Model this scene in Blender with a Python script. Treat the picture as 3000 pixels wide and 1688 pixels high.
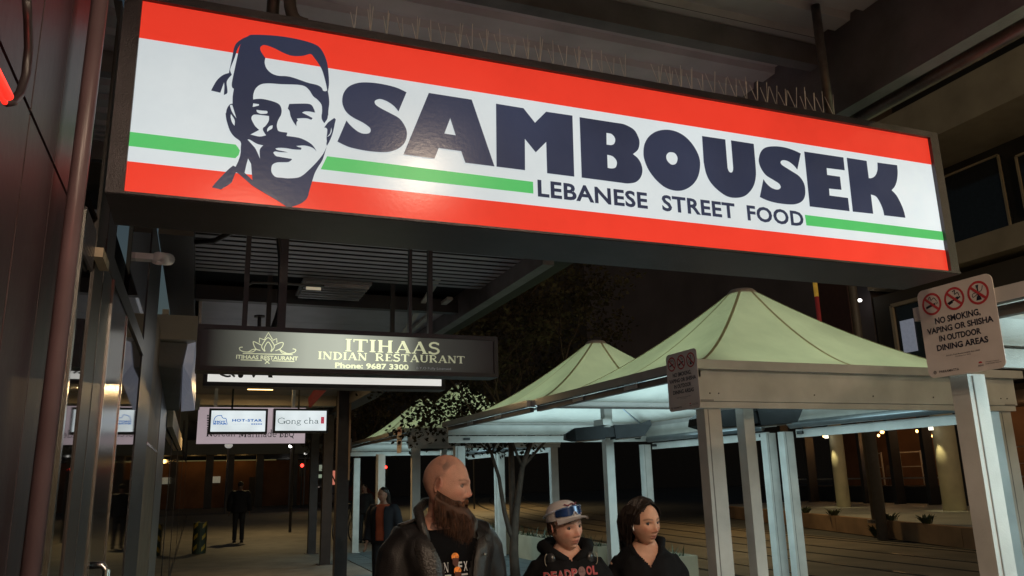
import bpy, bmesh, math, random
from mathutils import Vector, Matrix, noise
rnd = random.Random(7)
for o in list(bpy.data.objects): bpy.data.objects.remove(o)
sc = bpy.context.scene
COL = sc.collection
R = math.radians
PI = math.pi

# ------------------------------------------------------------------ camera
PITCH, ROLL, YAW, FPX = R(13.57), R(-1.42), R(21.56), 2315.0
def cam_axes():
    cp, sp, cy, sy, cr, sr = (math.cos(PITCH), math.sin(PITCH), math.cos(YAW), math.sin(YAW), math.cos(ROLL), math.sin(ROLL))
    fwd = Vector((sy*cp, cy*cp, sp)); right = Vector((cy, -sy, 0)); up = right.cross(fwd)
    return cr*right + sr*up, -sr*right + cr*up, fwd
CA, CB, CF = cam_axes()
CAM = Vector((0, 0, 1.65))
cd = bpy.data.cameras.new('camera'); cam = bpy.data.objects.new('camera', cd); COL.objects.link(cam)
cd.sensor_width = 36; cd.lens = FPX/3000*36; cd.clip_start = 0.05; cd.clip_end = 600
m = Matrix((CA, CB, -CF)).transposed().to_4x4(); m.translation = CAM; cam.matrix_world = m
sc.camera = cam
# ------------------------------------------------------------------ night sky, faint moon, exposure
w = bpy.data.worlds.new("World"); sc.world = w; w.use_nodes = True
nt = w.node_tree; bgn = nt.nodes['Background']
sky = nt.nodes.new('ShaderNodeTexSky'); sky.sky_type = 'NISHITA'; sky.sun_disc = False
sky.sun_elevation = R(6); sky.sun_rotation = R(200)
nt.links.new(sky.outputs[0], bgn.inputs[0]); bgn.inputs[1].default_value = 0.022
sl = bpy.data.lights.new('moon', 'SUN'); sl.energy = 0.006; sl.angle = R(0.5); sl.color = (1, .93, .85)
so = bpy.data.objects.new('moon', sl); COL.objects.link(so); so.rotation_euler = (R(86), 0, R(-20))
sc.view_settings.view_transform = 'Standard'; sc.view_settings.look = 'None'
sc.view_settings.exposure = 0; sc.view_settings.gamma = 1; sc.view_settings.use_curve_mapping = False
sc.render.engine = 'CYCLES'
try:
    sc.cycles.max_bounces = 6; sc.cycles.use_denoising = True; sc.cycles.sample_clamp_indirect = 4
except Exception: pass

# measuring helpers: the place was surveyed from the photograph once; every result is a point in metres
def ray(x, y): return CF + CA*((x-1500)/FPX) - CB*((y-844)/FPX)
def oX(x, y, X): d = ray(x, y); return CAM + d*(X/d.x)
def oY(x, y, Y): d = ray(x, y); return CAM + d*(Y/d.y)
def oZ(x, y, Z): d = ray(x, y); return CAM + d*((Z-1.65)/d.z)
def oD(x, y, D): return CAM + ray(x, y)*D

# ------------------------------------------------------------------ materials
MATS = {}
def mat(name, col=(.5,.5,.5), rough=.6, metal=0, var=.15, scale=8, bump=0, bscale=60, emit=None, es=0, spec=.5, coat=0, attr=None, alpha=None, trans=0):
    if name in MATS: return MATS[name]
    m = bpy.data.materials.new(name); m.use_nodes = True; t = m.node_tree; p = t.nodes['Principled BSDF']
    p.inputs['Roughness'].default_value = rough; p.inputs['Metallic'].default_value = metal
    p.inputs['Specular IOR Level'].default_value = spec; p.inputs['Coat Weight'].default_value = coat
    p.inputs['Coat Roughness'].default_value = .08
    tc = t.nodes.new('ShaderNodeTexCoord')
    nz = t.nodes.new('ShaderNodeTexNoise'); nz.inputs['Scale'].default_value = scale; nz.inputs['Detail'].default_value = 5
    t.links.new(tc.outputs['Object'], nz.inputs['Vector'])
    mr = t.nodes.new('ShaderNodeMapRange'); mr.inputs[1].default_value = .3; mr.inputs[2].default_value = .7
    mr.inputs[3].default_value = 1-var; mr.inputs[4].default_value = 1+var
    t.links.new(nz.outputs['Fac'], mr.inputs[0])
    mx = t.nodes.new('ShaderNodeVectorMath'); mx.operation = 'SCALE'
    if attr:
        at = t.nodes.new('ShaderNodeAttribute'); at.attribute_name = attr; t.links.new(at.outputs['Color'], mx.inputs[0])
    else: mx.inputs[0].default_value = col
    t.links.new(mr.outputs[0], mx.inputs['Scale']); t.links.new(mx.outputs[0], p.inputs['Base Color'])
    if bump:
        n2 = t.nodes.new('ShaderNodeTexNoise'); n2.inputs['Scale'].default_value = bscale; n2.inputs['Detail'].default_value = 4
        t.links.new(tc.outputs['Object'], n2.inputs['Vector'])
        b = t.nodes.new('ShaderNodeBump'); b.inputs['Strength'].default_value = bump; b.inputs['Distance'].default_value = .01
        t.links.new(n2.outputs['Fac'], b.inputs['Height']); t.links.new(b.outputs[0], p.inputs['Normal'])
    if emit:
        p.inputs['Emission Color'].default_value = (*emit, 1); p.inputs['Emission Strength'].default_value = es
    MATS[name] = m; return m
def lightbox_mat(name, emit, es, uneven=.12, scale=1.5, rough=.3, bump=.0):
    """translucent sign face with tubes behind it: even glow with a little unevenness"""
    m = mat(name, tuple(c*.4+.02 for c in emit), rough, bump=bump, bscale=70, spec=.22); t = m.node_tree; p = t.nodes['Principled BSDF']
    tc = t.nodes.new('ShaderNodeTexCoord'); nz = t.nodes.new('ShaderNodeTexNoise'); nz.inputs['Scale'].default_value = scale; nz.inputs['Detail'].default_value = 1
    t.links.new(tc.outputs['Object'], nz.inputs['Vector'])
    mr = t.nodes.new('ShaderNodeMapRange'); mr.inputs[1].default_value=.3; mr.inputs[2].default_value=.7
    mr.inputs[3].default_value = es*(1-uneven); mr.inputs[4].default_value = es*(1+uneven)
    t.links.new(nz.outputs['Fac'], mr.inputs[0]); t.links.new(mr.outputs[0], p.inputs['Emission Strength'])
    p.inputs['Emission Color'].default_value = (*emit, 1)
    return m
def lin(r, g, b):
    f = lambda c: (c/255/12.92) if c/255 <= .04045 else ((c/255+.055)/1.055)**2.4
    return (f(r), f(g), f(b))

# ------------------------------------------------------------------ mesh builder
class MB:
    def __init__(s): s.v = []; s.f = []; s.sm = False
    def add(s, vs, fs):
        n = len(s.v); s.v += [Vector(v) for v in vs]; s.f += [tuple(i+n for i in f) for f in fs]; return s
    def box(s, x0, x1, y0, y1, z0, z1):
        return s.add([(x0,y0,z0),(x1,y0,z0),(x1,y1,z0),(x0,y1,z0),(x0,y0,z1),(x1,y0,z1),(x1,y1,z1),(x0,y1,z1)],
                     [(0,3,2,1),(4,5,6,7),(0,1,5,4),(1,2,6,5),(2,3,7,6),(3,0,4,7)])
    def hexa(s, a, b):  # two quads joined
        return s.add(list(a)+list(b), [(3,2,1,0),(4,5,6,7),(0,1,5,4),(1,2,6,5),(2,3,7,6),(3,0,4,7)])
    def bar(s, p, q, w, h=None, up=(0,0,1)):
        p, q = Vector(p), Vector(q); h = h or w; d = (q-p).normalized(); u = Vector(up)
        if abs(d.dot(u)) > .95: u = Vector((0,1,0))
        a = d.cross(u).normalized()*w/2; b = a.cross(d).normalized()*h/2
        return s.hexa([p-a-b, p+a-b, p+a+b, p-a+b], [q-a-b, q+a-b, q+a+b, q-a+b])
    def tube(s, pts, r, n=8, caps=True):
        pts = [Vector(p) for p in pts]; N = len(pts)
        rs = r if isinstance(r, (list, tuple)) else [r]*N
        base = len(s.v); prev = None
        for i, p in enumerate(pts):
            d = (pts[min(i+1, N-1)] - pts[max(i-1, 0)]).normalized()
            if prev is None:
                u = Vector((0,0,1)) if abs(d.z) < .9 else Vector((1,0,0)); a = d.cross(u).normalized()
            else: a = (prev - d*prev.dot(d)).normalized()
            prev = a; b = d.cross(a)
            for k in range(n):
                t = 2*PI*k/n; s.v.append(p + (a*math.cos(t) + b*math.sin(t))*rs[i])
        for i in range(N-1):
            for k in range(n):
                k2 = (k+1) % n; s.f.append((base+i*n+k, base+i*n+k2, base+(i+1)*n+k2, base+(i+1)*n+k))
        if caps:
            s.f.append(tuple(base+k for k in range(n))[::-1]); s.f.append(tuple(base+(N-1)*n+k for k in range(n)))
        return s
    def rings(s, rings, n=28, closed=True):
        """rings: list of (center, ax, ay, power) with ax, ay vectors"""
        base = len(s.v)
        for c, ax, ay, pw in rings:
            for k in range(n):
                t = 2*PI*k/n; ct, st = math.cos(t), math.sin(t)
                s.v.append(Vector(c) + Vector(ax)*math.copysign(abs(ct)**pw, ct) + Vector(ay)*math.copysign(abs(st)**pw, st))
        for i in range(len(rings)-1):
            for k in range(n):
                k2 = (k+1) % n; s.f.append((base+i*n+k, base+i*n+k2, base+(i+1)*n+k2, base+(i+1)*n+k))
        if closed:
            s.f.append(tuple(base+k for k in range(n))[::-1]); e = base+(len(rings)-1)*n; s.f.append(tuple(e+k for k in range(n)))
        return s
    def prism(s, poly, O, U, V, depth):
        """2D polygon (convex or simple ngon) in plane O,U,V extruded by depth along UxV"""
        O, U, V = Vector(O), Vector(U), Vector(V); N = U.cross(V).normalized()*depth; n = len(poly)
        a = [O + U*x + V*y for x, y in poly]; base = len(s.v)
        s.v += a + [p+N for p in a]
        s.f.append(tuple(base+i for i in range(n))[::-1]); s.f.append(tuple(base+n+i for i in range(n)))
        for i in range(n): j = (i+1) % n; s.f.append((base+i, base+j, base+n+j, base+n+i))
        return s
    def ellipsoid(s, c, r, nu=16, nv=10, M=None):
        c = Vector(c); base = len(s.v); M = M or Matrix.Identity(3)
        for i in range(nv+1):
            ph = -PI/2 + PI*i/nv
            for k in range(nu):
                t = 2*PI*k/nu
                s.v.append(c + M @ Vector((r[0]*math.cos(ph)*math.cos(t), r[1]*math.cos(ph)*math.sin(t), r[2]*math.sin(ph))))
        for i in range(nv):
            for k in range(nu):
                k2 = (k+1) % nu; s.f.append((base+i*nu+k, base+i*nu+k2, base+(i+1)*nu+k2, base+(i+1)*nu+k))
        return s
    def build(s, name, m, parent=None, smooth=False, local=False, merge=False):
        me = bpy.data.meshes.new(name)
        if parent is not None and not local:
            off = ROOT.get(parent.name, Vector((0,0,0)))
        elif parent is None and not local:
            xs = [v.x for v in s.v]; ys = [v.y for v in s.v]; zs = [v.z for v in s.v]
            off = Vector(((min(xs)+max(xs))/2, (min(ys)+max(ys))/2, min(zs)))
        else: off = Vector((0,0,0))
        me.from_pydata([v-off for v in s.v], [], s.f)
        if merge:
            bm = bmesh.new(); bm.from_mesh(me); bmesh.ops.remove_doubles(bm, verts=bm.verts, dist=1e-4); bmesh.ops.recalc_face_normals(bm, faces=bm.faces); bm.to_mesh(me); bm.free()
        me.update()
        if smooth:
            for p in me.polygons: p.use_smooth = True
        o = bpy.data.objects.new(name, me); COL.objects.link(o)
        if m: me.materials.append(m)
        if parent is not None: o.parent = parent; ROOT[o.name] = ROOT.get(parent.name, Vector((0,0,0)))
        else: o.location = off; ROOT[o.name] = off
        return o
ROOT = {}
def tag(o, label=None, cat=None, group=None, kind=None):
    if label: o['label'] = label
    if cat: o['category'] = cat
    if group: o['group'] = group
    if kind: o['kind'] = kind
    return o
def thing(name, label, cat, loc=(0,0,0), rz=0, group=None, kind=None):
    o = bpy.data.objects.new(name, None); COL.objects.link(o); o.location = loc; o.rotation_euler = (0,0,rz)
    o.empty_display_size = .1
    ROOT[o.name] = Vector(loc); return tag(o, label, cat, group, kind)
def copy_tree(o, parent=None):
    c = o.copy(); COL.objects.link(c); c.parent = parent
    ROOT[c.name] = ROOT.get(o.name, Vector((0,0,0)))
    for ch in list(o.children): copy_tree(ch, c)
    return c
def lamp(name, typ, loc, energy, color, size=.1, parent=None, rot=None, spot=None, sy=None, spread=None):
    l = bpy.data.lights.new(name, typ); l.energy = energy; l.color = color
    if typ == 'AREA':
        l.size = size
        if sy: l.shape = 'RECTANGLE'; l.size_y = sy
        if spread: l.spread = spread
    else: l.shadow_soft_size = size
    if spot: l.spot_size = spot; l.spot_blend = .6
    o = bpy.data.objects.new(name, l); COL.objects.link(o)
    loc = Vector(loc)
    if parent is not None: o.parent = parent; loc = loc - ROOT.get(parent.name, Vector((0,0,0)))
    o.location = loc
    if rot: o.rotation_euler = rot
    return o
# ------------------------------------------------------------------ 2D shapes with holes, and lettering
def spline_pts(s):
    P = []
    for t in s.split():
        c = t.endswith('*'); x, y = t.rstrip('*').split(','); P.append((float(x), float(y), c))
    out = []; n = len(P)
    for i in range(n):
        p1, p2 = P[i], P[(i+1) % n]
        p0 = P[i-1] if not p1[2] else p1; p3 = P[(i+2) % n] if not p2[2] else p2
        straight = p1[2] and p2[2]
        k = 1 if straight else 5
        for j in range(k):
            t = j/k
            q = []
            for a in (0, 1):
                b0, b1, b2, b3 = p0[a], p1[a], p2[a], p3[a]
                q.append(b1 + t*(b2-b1) if straight else .5*((2*b1)+(-b0+b2)*t+(2*b0-5*b1+4*b2-b3)*t*t+(-b0+3*b1-3*b2+b3)*t**3))
            out.append(tuple(q))
    return out
WORK = bpy.data.scenes.new('workbench')   # scratch scene for converting curves, removed at the end
def fill2d(loops):
    cu = bpy.data.curves.new('tmp', 'CURVE'); cu.dimensions = '2D'; cu.fill_mode = 'BOTH'
    for L in loops:
        sp = cu.splines.new('POLY'); sp.points.add(len(L)-1); sp.use_cyclic_u = True
        for i, (x, y) in enumerate(L): sp.points[i].co = (x, y, 0, 1)
    return curve2mesh(cu)
def curve2mesh(cu):
    o = bpy.data.objects.new('tmp', cu); WORK.collection.objects.link(o)
    WORK.view_layers[0].update()
    me = bpy.data.meshes.new_from_object(o.evaluated_get(WORK.view_layers[0].depsgraph))
    vs = [(v.co.x, v.co.y) for v in me.vertices]; fs = [tuple(p.vertices) for p in me.polygons]
    bpy.data.objects.remove(o); bpy.data.curves.remove(cu); bpy.data.meshes.remove(me)
    return vs, fs
def text2d(s, w, h, bold=0, spacing=1.0):
    """built-in font outline scaled to a w x h box, lower left at 0,0"""
    cu = bpy.data.curves.new('tmp', 'FONT'); cu.body = s; cu.size = 1; cu.offset = bold; cu.resolution_u = 3; cu.space_character = spacing
    vs, fs = curve2mesh(cu)
    x0 = min(v[0] for v in vs); x1 = max(v[0] for v in vs); y0 = min(v[1] for v in vs); y1 = max(v[1] for v in vs)
    return [((x-x0)/(x1-x0)*w, (y-y0)/(y1-y0)*h) for x, y in vs], fs
def place2d(mb, sh, O, U, V):
    vs, fs = sh; O, U, V = Vector(O), Vector(U), Vector(V); N = U.cross(V).normalized()
    return mb.add([O + U*v[0] + V*v[1] + N*(v[2] if len(v) > 2 else 0) for v in vs], fs)
def arc(cx, cy, rx, ry, a0, a1, n=8): return [(cx+rx*math.cos(R(a0+(a1-a0)*i/n)), cy+ry*math.sin(R(a0+(a1-a0)*i/n))) for i in range(n+1)]
TK, TN = .19, .07
GLYPH = {  # serif capitals and lower case as strokes: (path, width)
'I': (.46, [([(.2,0),(.2,1)],TK), ([(.03,.03),(.37,.03)],TN), ([(.03,.97),(.37,.97)],TN)]),
'T': (.92, [([(.42,0),(.42,1)],TK), ([(.02,.96),(.82,.96)],.09), ([(.04,.98),(.04,.76)],.06), ([(.8,.98),(.8,.76)],.06), ([(.24,.03),(.6,.03)],TN)]),
'H': (1.05, [([(.2,0),(.2,1)],TK), ([(.75,0),(.75,1)],TK), ([(.2,.52),(.75,.52)],.09), ([(.04,.03),(.36,.03)],TN), ([(.59,.03),(.91,.03)],TN), ([(.04,.97),(.3,.97)],TN), ([(.65,.97),(.91,.97)],TN)]),
'A': (1.0, [([(.12,.02),(.47,1)],.08), ([(.45,1),(.8,.02)],TK), ([(.24,.3),(.68,.3)],TN), ([(.0,.03),(.26,.03)],TN), ([(.62,.03),(.96,.03)],TN)]),
'S': (.8, [(arc(.36,.74,.26,.22,20,255,9)+arc(.34,.27,.28,.24,75,-160,9),.15), ([(.62,.95),(.62,.76)],.06), ([(.05,.24),(.05,.03)],.06)]),
'N': (1.0, [([(.15,0),(.15,1)],.08), ([(.13,.98),(.76,.02)],TK), ([(.78,0),(.78,1)],.08), ([(.0,.97),(.2,.97)],TN), ([(.0,.03),(.3,.03)],TN), ([(.62,.97),(.92,.97)],TN)]),
'D': (.98, [([(.2,0),(.2,1)],TK), ([(.03,.97)]+arc(.4,.5,.42,.46,85,-85,10)+[(.03,.03)],.1), (arc(.36,.5,.44,.42,60,-60,8),.16)]),
'R': (.98, [([(.2,0),(.2,1)],TK), ([(.03,.97)]+arc(.42,.74,.28,.23,85,-85,8)+[(.2,.5)],.1), ([(.42,.5),(.8,.02)],TK*.9), ([(.03,.03),(.37,.03)],TN)]),
'E': (.84, [([(.2,0),(.2,1)],TK), ([(.03,.96),(.68,.96),(.68,.74)],TN), ([(.2,.5),(.5,.5)],TN), ([(.5,.6),(.5,.4)],TN), ([(.03,.04),(.7,.04),(.72,.26)],TN)]),
'U': (.98, [([(.2,1),(.2,.3)]+arc(.48,.3,.28,.26,180,350,8)+[(.76,1)],.12), ([(.2,1),(.2,.3)],TK), ([(.03,.97),(.37,.97)],TN), ([(.62,.97),(.9,.97)],TN)]),
'M': (1.15, [([(.15,0),(.15,1)],.07), ([(.13,.98),(.5,.1)],TK*.8), ([(.5,.1),(.87,.98)],.07), ([(.88,0),(.88,1)],TK*.8), ([(.0,.03),(.3,.03)],.05), ([(.72,.03),(1.04,.03)],.05)]),
'K': (.95, [([(.2,0),(.2,1)],TK*.8), ([(.2,.4),(.7,.97)],.07), ([(.36,.56),(.78,.03)],TK*.8), ([(.03,.03),(.37,.03)],.05), ([(.03,.97),(.37,.97)],.05)]),
'B': (.85, [([(.2,0),(.2,1)],TK*.8), ([(.03,.97)]+arc(.36,.75,.24,.21,85,-85,6)+arc(.38,.28,.3,.24,85,-85,6)+[(.03,.03)],.09)]),
'Q': (.98, [(arc(.46,.5,.38,.46,0,360,20),.11), ([(.45,.15),(.85,-.2)],.1)]),
'G': (1.0, [(arc(.5,.5,.44,.46,50,340,16),.06), ([(.86,.05),(.86,.42)],.08), ([(.68,.42),(.98,.42)],.04), ([(.8,.95),(.8,.72)],.04)]),
'o': (.66, [(arc(.3,.3,.25,.28,0,360,14),.07)]),
'n': (.68, [([(.14,0),(.14,.58)],.08), ([(.14,.42)]+arc(.34,.42,.18,.15,170,0,6)+[(.52,0)],.06), ([(.03,.02),(.26,.02)],.04), ([(.42,.02),(.64,.02)],.04)]),
'g': (.66, [(arc(.28,.4,.18,.18,0,360,10),.06), (arc(.3,-.1,.25,.14,0,360,12),.05), ([(.2,.22),(.12,.12),(.3,.06)],.05), ([(.42,.52),(.6,.56)],.05)]),
'c': (.58, [(arc(.3,.3,.24,.28,50,320,10),.07)]),
'h': (.7, [([(.14,0),(.14,1)],.08), ([(.14,.42)]+arc(.34,.42,.18,.15,170,0,6)+[(.52,0)],.06), ([(.03,.02),(.26,.02)],.04), ([(.42,.02),(.64,.02)],.04), ([(.03,.98),(.14,.98)],.04)]),
'a': (.62, [(arc(.26,.44,.16,.13,170,0,6)+[(.42,.05),(.54,.03)],.07), (arc(.24,.17,.18,.14,20,340,10),.06)]),
'r': (.48, [([(.14,0),(.14,.58)],.08), (arc(.3,.4,.16,.15,170,50,5),.08), ([(.03,.02),(.28,.02)],.04)]),
'e': (.6, [(arc(.28,.3,.23,.27,0,320,12),.07), ([(.06,.33),(.5,.33)],.05)]),
'i': (.32, [([(.14,0),(.14,.58)],.08), ([(.03,.02),(.27,.02)],.04), ([(.12,.8),(.2,.8)],.09)]),
'd': (.7, [([(.5,0),(.5,1)],.08), (arc(.28,.3,.22,.27,0,360,12),.06), ([(.4,.98),(.5,.98)],.04)]),
' ': (.5, []), '-': (.5, [([(.08,.42),(.42,.42)],.1)]),
}
def serif2d(s, w, h, weight=1.0):
    vs, fs = [], []; x = 0; dz = 0
    for ch in s:
        adv, strokes = GLYPH[ch]
        for path, wd in strokes:
            dz = (dz+.0003) % .003; wd *= weight; n = len(path); L = []; Rr = []
            for i in range(n):
                a = Vector(path[max(i-1,0)]); b = Vector(path[min(i+1,n-1)]); d = (b-a).normalized(); nn = Vector((-d.y, d.x))*wd/2
                p = Vector(path[i]); L.append(p+nn); Rr.append(p-nn)
            base = len(vs)
            for i in range(n): vs += [(L[i].x+x, L[i].y, dz), (Rr[i].x+x, Rr[i].y, dz)]
            for i in range(n-1): fs.append((base+2*i, base+2*i+1, base+2*i+3, base+2*i+2))
        x += adv
    x1 = max(v[0] for v in vs); x0 = min(v[0] for v in vs)
    return [((a-x0)/(x1-x0)*w, b*h, c) for a, b, c in vs], fs
GL={"face": ["79,3105 132,3114 183,3118 236,3117 278,3111 300,3101 316,3078 328,3045 334,3002 336,2969 334,2944* 333,2942* 337,2922 339,2899 337,2871 337,2853 336,2853 334,2840 325,2823* 317,2835 315,2847 316,2860 316,2872 313,2890 300,2905 285,2916 272,2935 257,2947 234,2949 180,2942 140,2938 116,2930 101,2913 95,2892 95,2873* 113,2878 133,2879 165,2874 180,2865 186,2847 184,2829 184,2830 176,2811 173,2794 175,2782 181,2773 207,2772* 205,2760* 245,2759 272,2750 290,2738 304,2718* 293,2728 279,2733 260,2734 237,2729* 245,2726 254,2725* 253,2718* 230,2716 204,2717 182,2715 172,2711* 178,2707 198,2705 213,2703* 187,2701 172,2701 166,2696* 174,2686 188,2684 225,2682* 224,2678 215,2670 199,2667 180,2664 168,2657 163,2647 164,2628 176,2614 195,2613 221,2614 255,2624 286,2657 310,2689 327,2718 335,2742* 332,2726 323,2691 310,2665 300,2642 293,2615 283,2571 282,2563 275,2547 258,2531 231,2517* 214,2517* 184,2535 151,2552 109,2575 96,2585 66,2609 57,2614 53,2606 48,2588 42,2575 15,2552* -11,2556* -3,2571 28,2615 46,2636* 54,2633* 61,2653 66,2677 66,2700 64,2720 44,2735 31,2752 23,2772 17,2792 14,2811 15,2812 17,2828 24,2843 33,2848* 32,2873 34,2901* 30,2903 27,2912 28,2933 37,3005 43,3051 47,3066* 37,3043 31,3014 20,2973 20,2961 25,2949* 15,2933 11,2919 15,2892 14,2881 5,2874* 5,2902 3,2918* -6,2880* -34,2883* -27,2903 -17,2925 -1,2944 16,2954* 18,2972 23,3014 27,3048 35,3068 52,3086 66,3096", "126,3028* 112,3048 108,3061 113,3071 124,3075 150,3070 182,3058 209,3052 238,3056 254,3062 272,3070 284,3058 300,3037 313,3013 325,2972 331,2944* 324,2940 317,2941* 311,2952 296,2959 266,2962 220,2972 196,2974 169,2971 148,2976 132,2990 125,3008 125,3022", "96,2859* 114,2859* 114,2854* 95,2846*", "107,2838* 125,2838 139,2839 142,2834 138,2829 121,2826 110,2830", "96,2816 107,2821 147,2822* 147,2805 138,2786 131,2778 131,2769 141,2753* 121,2746 93,2749* 119,2769* 107,2779 97,2795 93,2806", "144,2766* 144,2776 151,2787 160,2791* 159,2780 150,2772", "85,2730* 92,2731 114,2720 134,2717* 126,2706 124,2694 126,2670* 119,2686 108,2706", "90,2666* 100,2649* 104,2616 107,2594* 82,2616* 86,2644", "25,2841* 32,2844* 39,2824 47,2799* 33,2819", "30,2811* 38,2800 43,2789 43,2772* 35,2783 30,2799"],
"face2": ["209,2875* 234,2880 265,2885 280,2883 288,2872 294,2857* 276,2858 260,2856 251,2850* 267,2844 286,2836* 282,2829* 269,2832 256,2831 241,2828 235,2826* 239,2820* 235,2813 235,2799* 224,2814 215,2832 211,2849 205,2858*"],
"face3": ["325,2808* 337,2828* 357,2847* 362,2842 360,2829 354,2793 345,2763 336,2743* 334,2750 335,2759 334,2773 335,2803", "348,2811* 350,2798 344,2782 335,2775* 345,2790"],
"S1": ["605,2983* 577,2905* 562,2922 539,2936 515,2942 501,2938 493,2930 497,2918 516,2907 551,2893 579,2880 598,2857 607,2834 606,2809 596,2785 576,2765 548,2751 518,2745 473,2743 428,2746 401,2751 370,2763* 398,2844* 410,2830 431,2813 449,2805 465,2805 477,2810 481,2820 476,2831 453,2845 421,2858 398,2874 385,2897 382,2921 387,2946 402,2970 427,2987 456,2996 496,3000 538,2999 573,2994"],
"A": ["686,2994* 847,2994* 930,2745* 820,2745* 805,2787* 722,2788* 707,2746* 596,2747*", "765,2908* 785,2845* 743,2846*"],
"M": ["941,2993* 1050,2992* 1095,2940* 1142,2992* 1252,2993* 1248,2744* 1137,2744* 1138,2869* 1094,2821* 1052,2869* 1049,2745* 938,2745*"],
"B": ["1282,2991* 1439,2991* 1477,2990 1518,2974 1536,2945 1540,2920 1531,2891 1507,2869* 1530,2852 1543,2826 1544,2799 1533,2773 1511,2753 1479,2744 1458,2743* 1279,2744*", "1395,2942* 1416,2941 1429,2930 1432,2917 1426,2901 1413,2894 1393,2893*", "1393,2851* 1416,2848 1431,2834 1433,2819 1426,2803 1410,2797 1392,2797*"],
"O": ["1666,2995 1709,2995 1748,2982 1780,2957 1804,2923 1816,2888 1814,2851 1802,2813 1780,2781 1749,2756 1713,2741 1674,2739 1636,2750 1600,2777 1572,2813 1557,2852 1555,2885 1563,2920 1585,2954 1621,2981", "1680,2900 1698,2899 1709,2887 1710,2872 1701,2854 1684,2847 1671,2852 1660,2865 1659,2882 1668,2895"],
"U": ["1837,2992* 1951,2993* 1949,2868* 1953,2854 1963,2848 1973,2855 1977,2871* 1979,2993* 2094,2993* 2092,2891* 2089,2853 2077,2814 2055,2781 2021,2753 1977,2740 1933,2742 1892,2763 1859,2793 1841,2830 1834,2878*"],
"S2": ["2339,2982* 2310,2904* 2294,2921 2268,2936 2244,2939 2228,2933 2225,2922 2237,2912 2277,2894 2316,2875 2337,2846 2340,2813 2332,2782 2311,2759 2278,2745 2239,2740 2181,2740 2134,2746 2097,2757* 2125,2839* 2140,2820 2162,2805 2185,2800 2203,2804 2211,2815 2203,2829 2173,2843 2141,2858 2121,2882 2111,2911 2115,2938 2131,2967 2157,2986 2203,2997 2256,2999 2304,2992"],
"E": ["2359,2994* 2576,2995* 2574,2934* 2473,2932* 2471,2900* 2542,2900* 2541,2839* 2472,2837* 2470,2805* 2572,2805* 2571,2744* 2354,2743*"],
"K": ["2595,2996* 2709,2996* 2708,2913* 2728,2917 2750,2932 2766,2960 2772,2996* 2890,2998* 2886,2958 2873,2918 2856,2891 2834,2871* 2860,2847 2880,2808 2890,2775 2893,2746* 2768,2745* 2764,2777 2749,2813 2733,2831 2707,2836* 2705,2746* 2589,2744*"]}
# ------------------------------------------------------------------ palette
black_metal = mat('black powder coated metal', (.018,.017,.02), .38, .0, .2, 6, .15, 300, spec=.6)
dark_paint = mat('dark brown black paint', (.03,.024,.026), .5, 0, .25, 5, .2, 120)
soffit_m = mat('grey painted soffit sheet', (.50,.48,.50), .45, 0, .18, 3, .1, 40)
slat_m = mat('pale grey slat', (.34,.33,.37), .42, 0, .12, 4)
beam_m = mat('dark steel beam', (.15,.14,.15), .5, 0, .3, 4, .2, 80)
chrome = mat('brushed chrome', (.55,.54,.52), .22, 1, .1, 20)
glass_m = mat('dark shop glass', (.006,.006,.007), .025, 0, .05, 3, spec=.8)
white_paint = mat('off white powder coat', (.57,.55,.52), .45, 0, .13, 4, .12, 120)
gutter_m = mat('glossy off white gutter', (.52,.49,.47), .16, 0, .08, 6, .03, 20, coat=.6)
fabric_strap = mat('canopy seam tape', (.22,.19,.11), .8, 0, .1)
paving_m = mat('concrete paving', (.13,.115,.095), .62, 0, .28, 2.2, .4, 90)
road_m = mat('track bed concrete', (.16,.125,.085), .58, 0, .3, 1.3, .35, 60)
asphalt_m = mat('asphalt', (.05,.048,.045), .75, 0, .3, 2, .4, 150)
rail_m = mat('worn steel rail', (.22,.2,.17), .3, 1, .3, 8)
groove_m = mat('dark rail groove rubber', (.012,.012,.011), .8)  # plain dark filler for rail surrounds and joints
render_m = mat('ochre rendered wall', (.24,.14,.075), .8, 0, .25, 1.5, .4, 50)
concrete_m = mat('grey concrete', (.2,.19,.17), .75, 0, .25, 1.2, .3, 40)
dark_wall = mat('dark facade', (.028,.026,.027), .6, 0, .3, 1, .1, 20)
tan_m = mat('tan timber post', (.22,.15,.09), .5, 0, .25, 6, .2, 60)
cream_m = mat('cream painted board', (.5,.44,.34), .6, 0, .1, 3)

# ------------------------------------------------------------------ ground
g = MB(); g.box(-120, 160, -40, 220, -.6, -.02); tag(g.build('ground', asphalt_m), kind='structure')
g = MB(); g.box(-.35, 7.35, -6, 52, -.3, 0.0); tag(g.build('footpath', paving_m), kind='structure')
g = MB(); g.box(-120, 120, 55, 64, -.02, -.012); tag(g.build('cross_street', asphalt_m), kind='structure')
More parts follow.
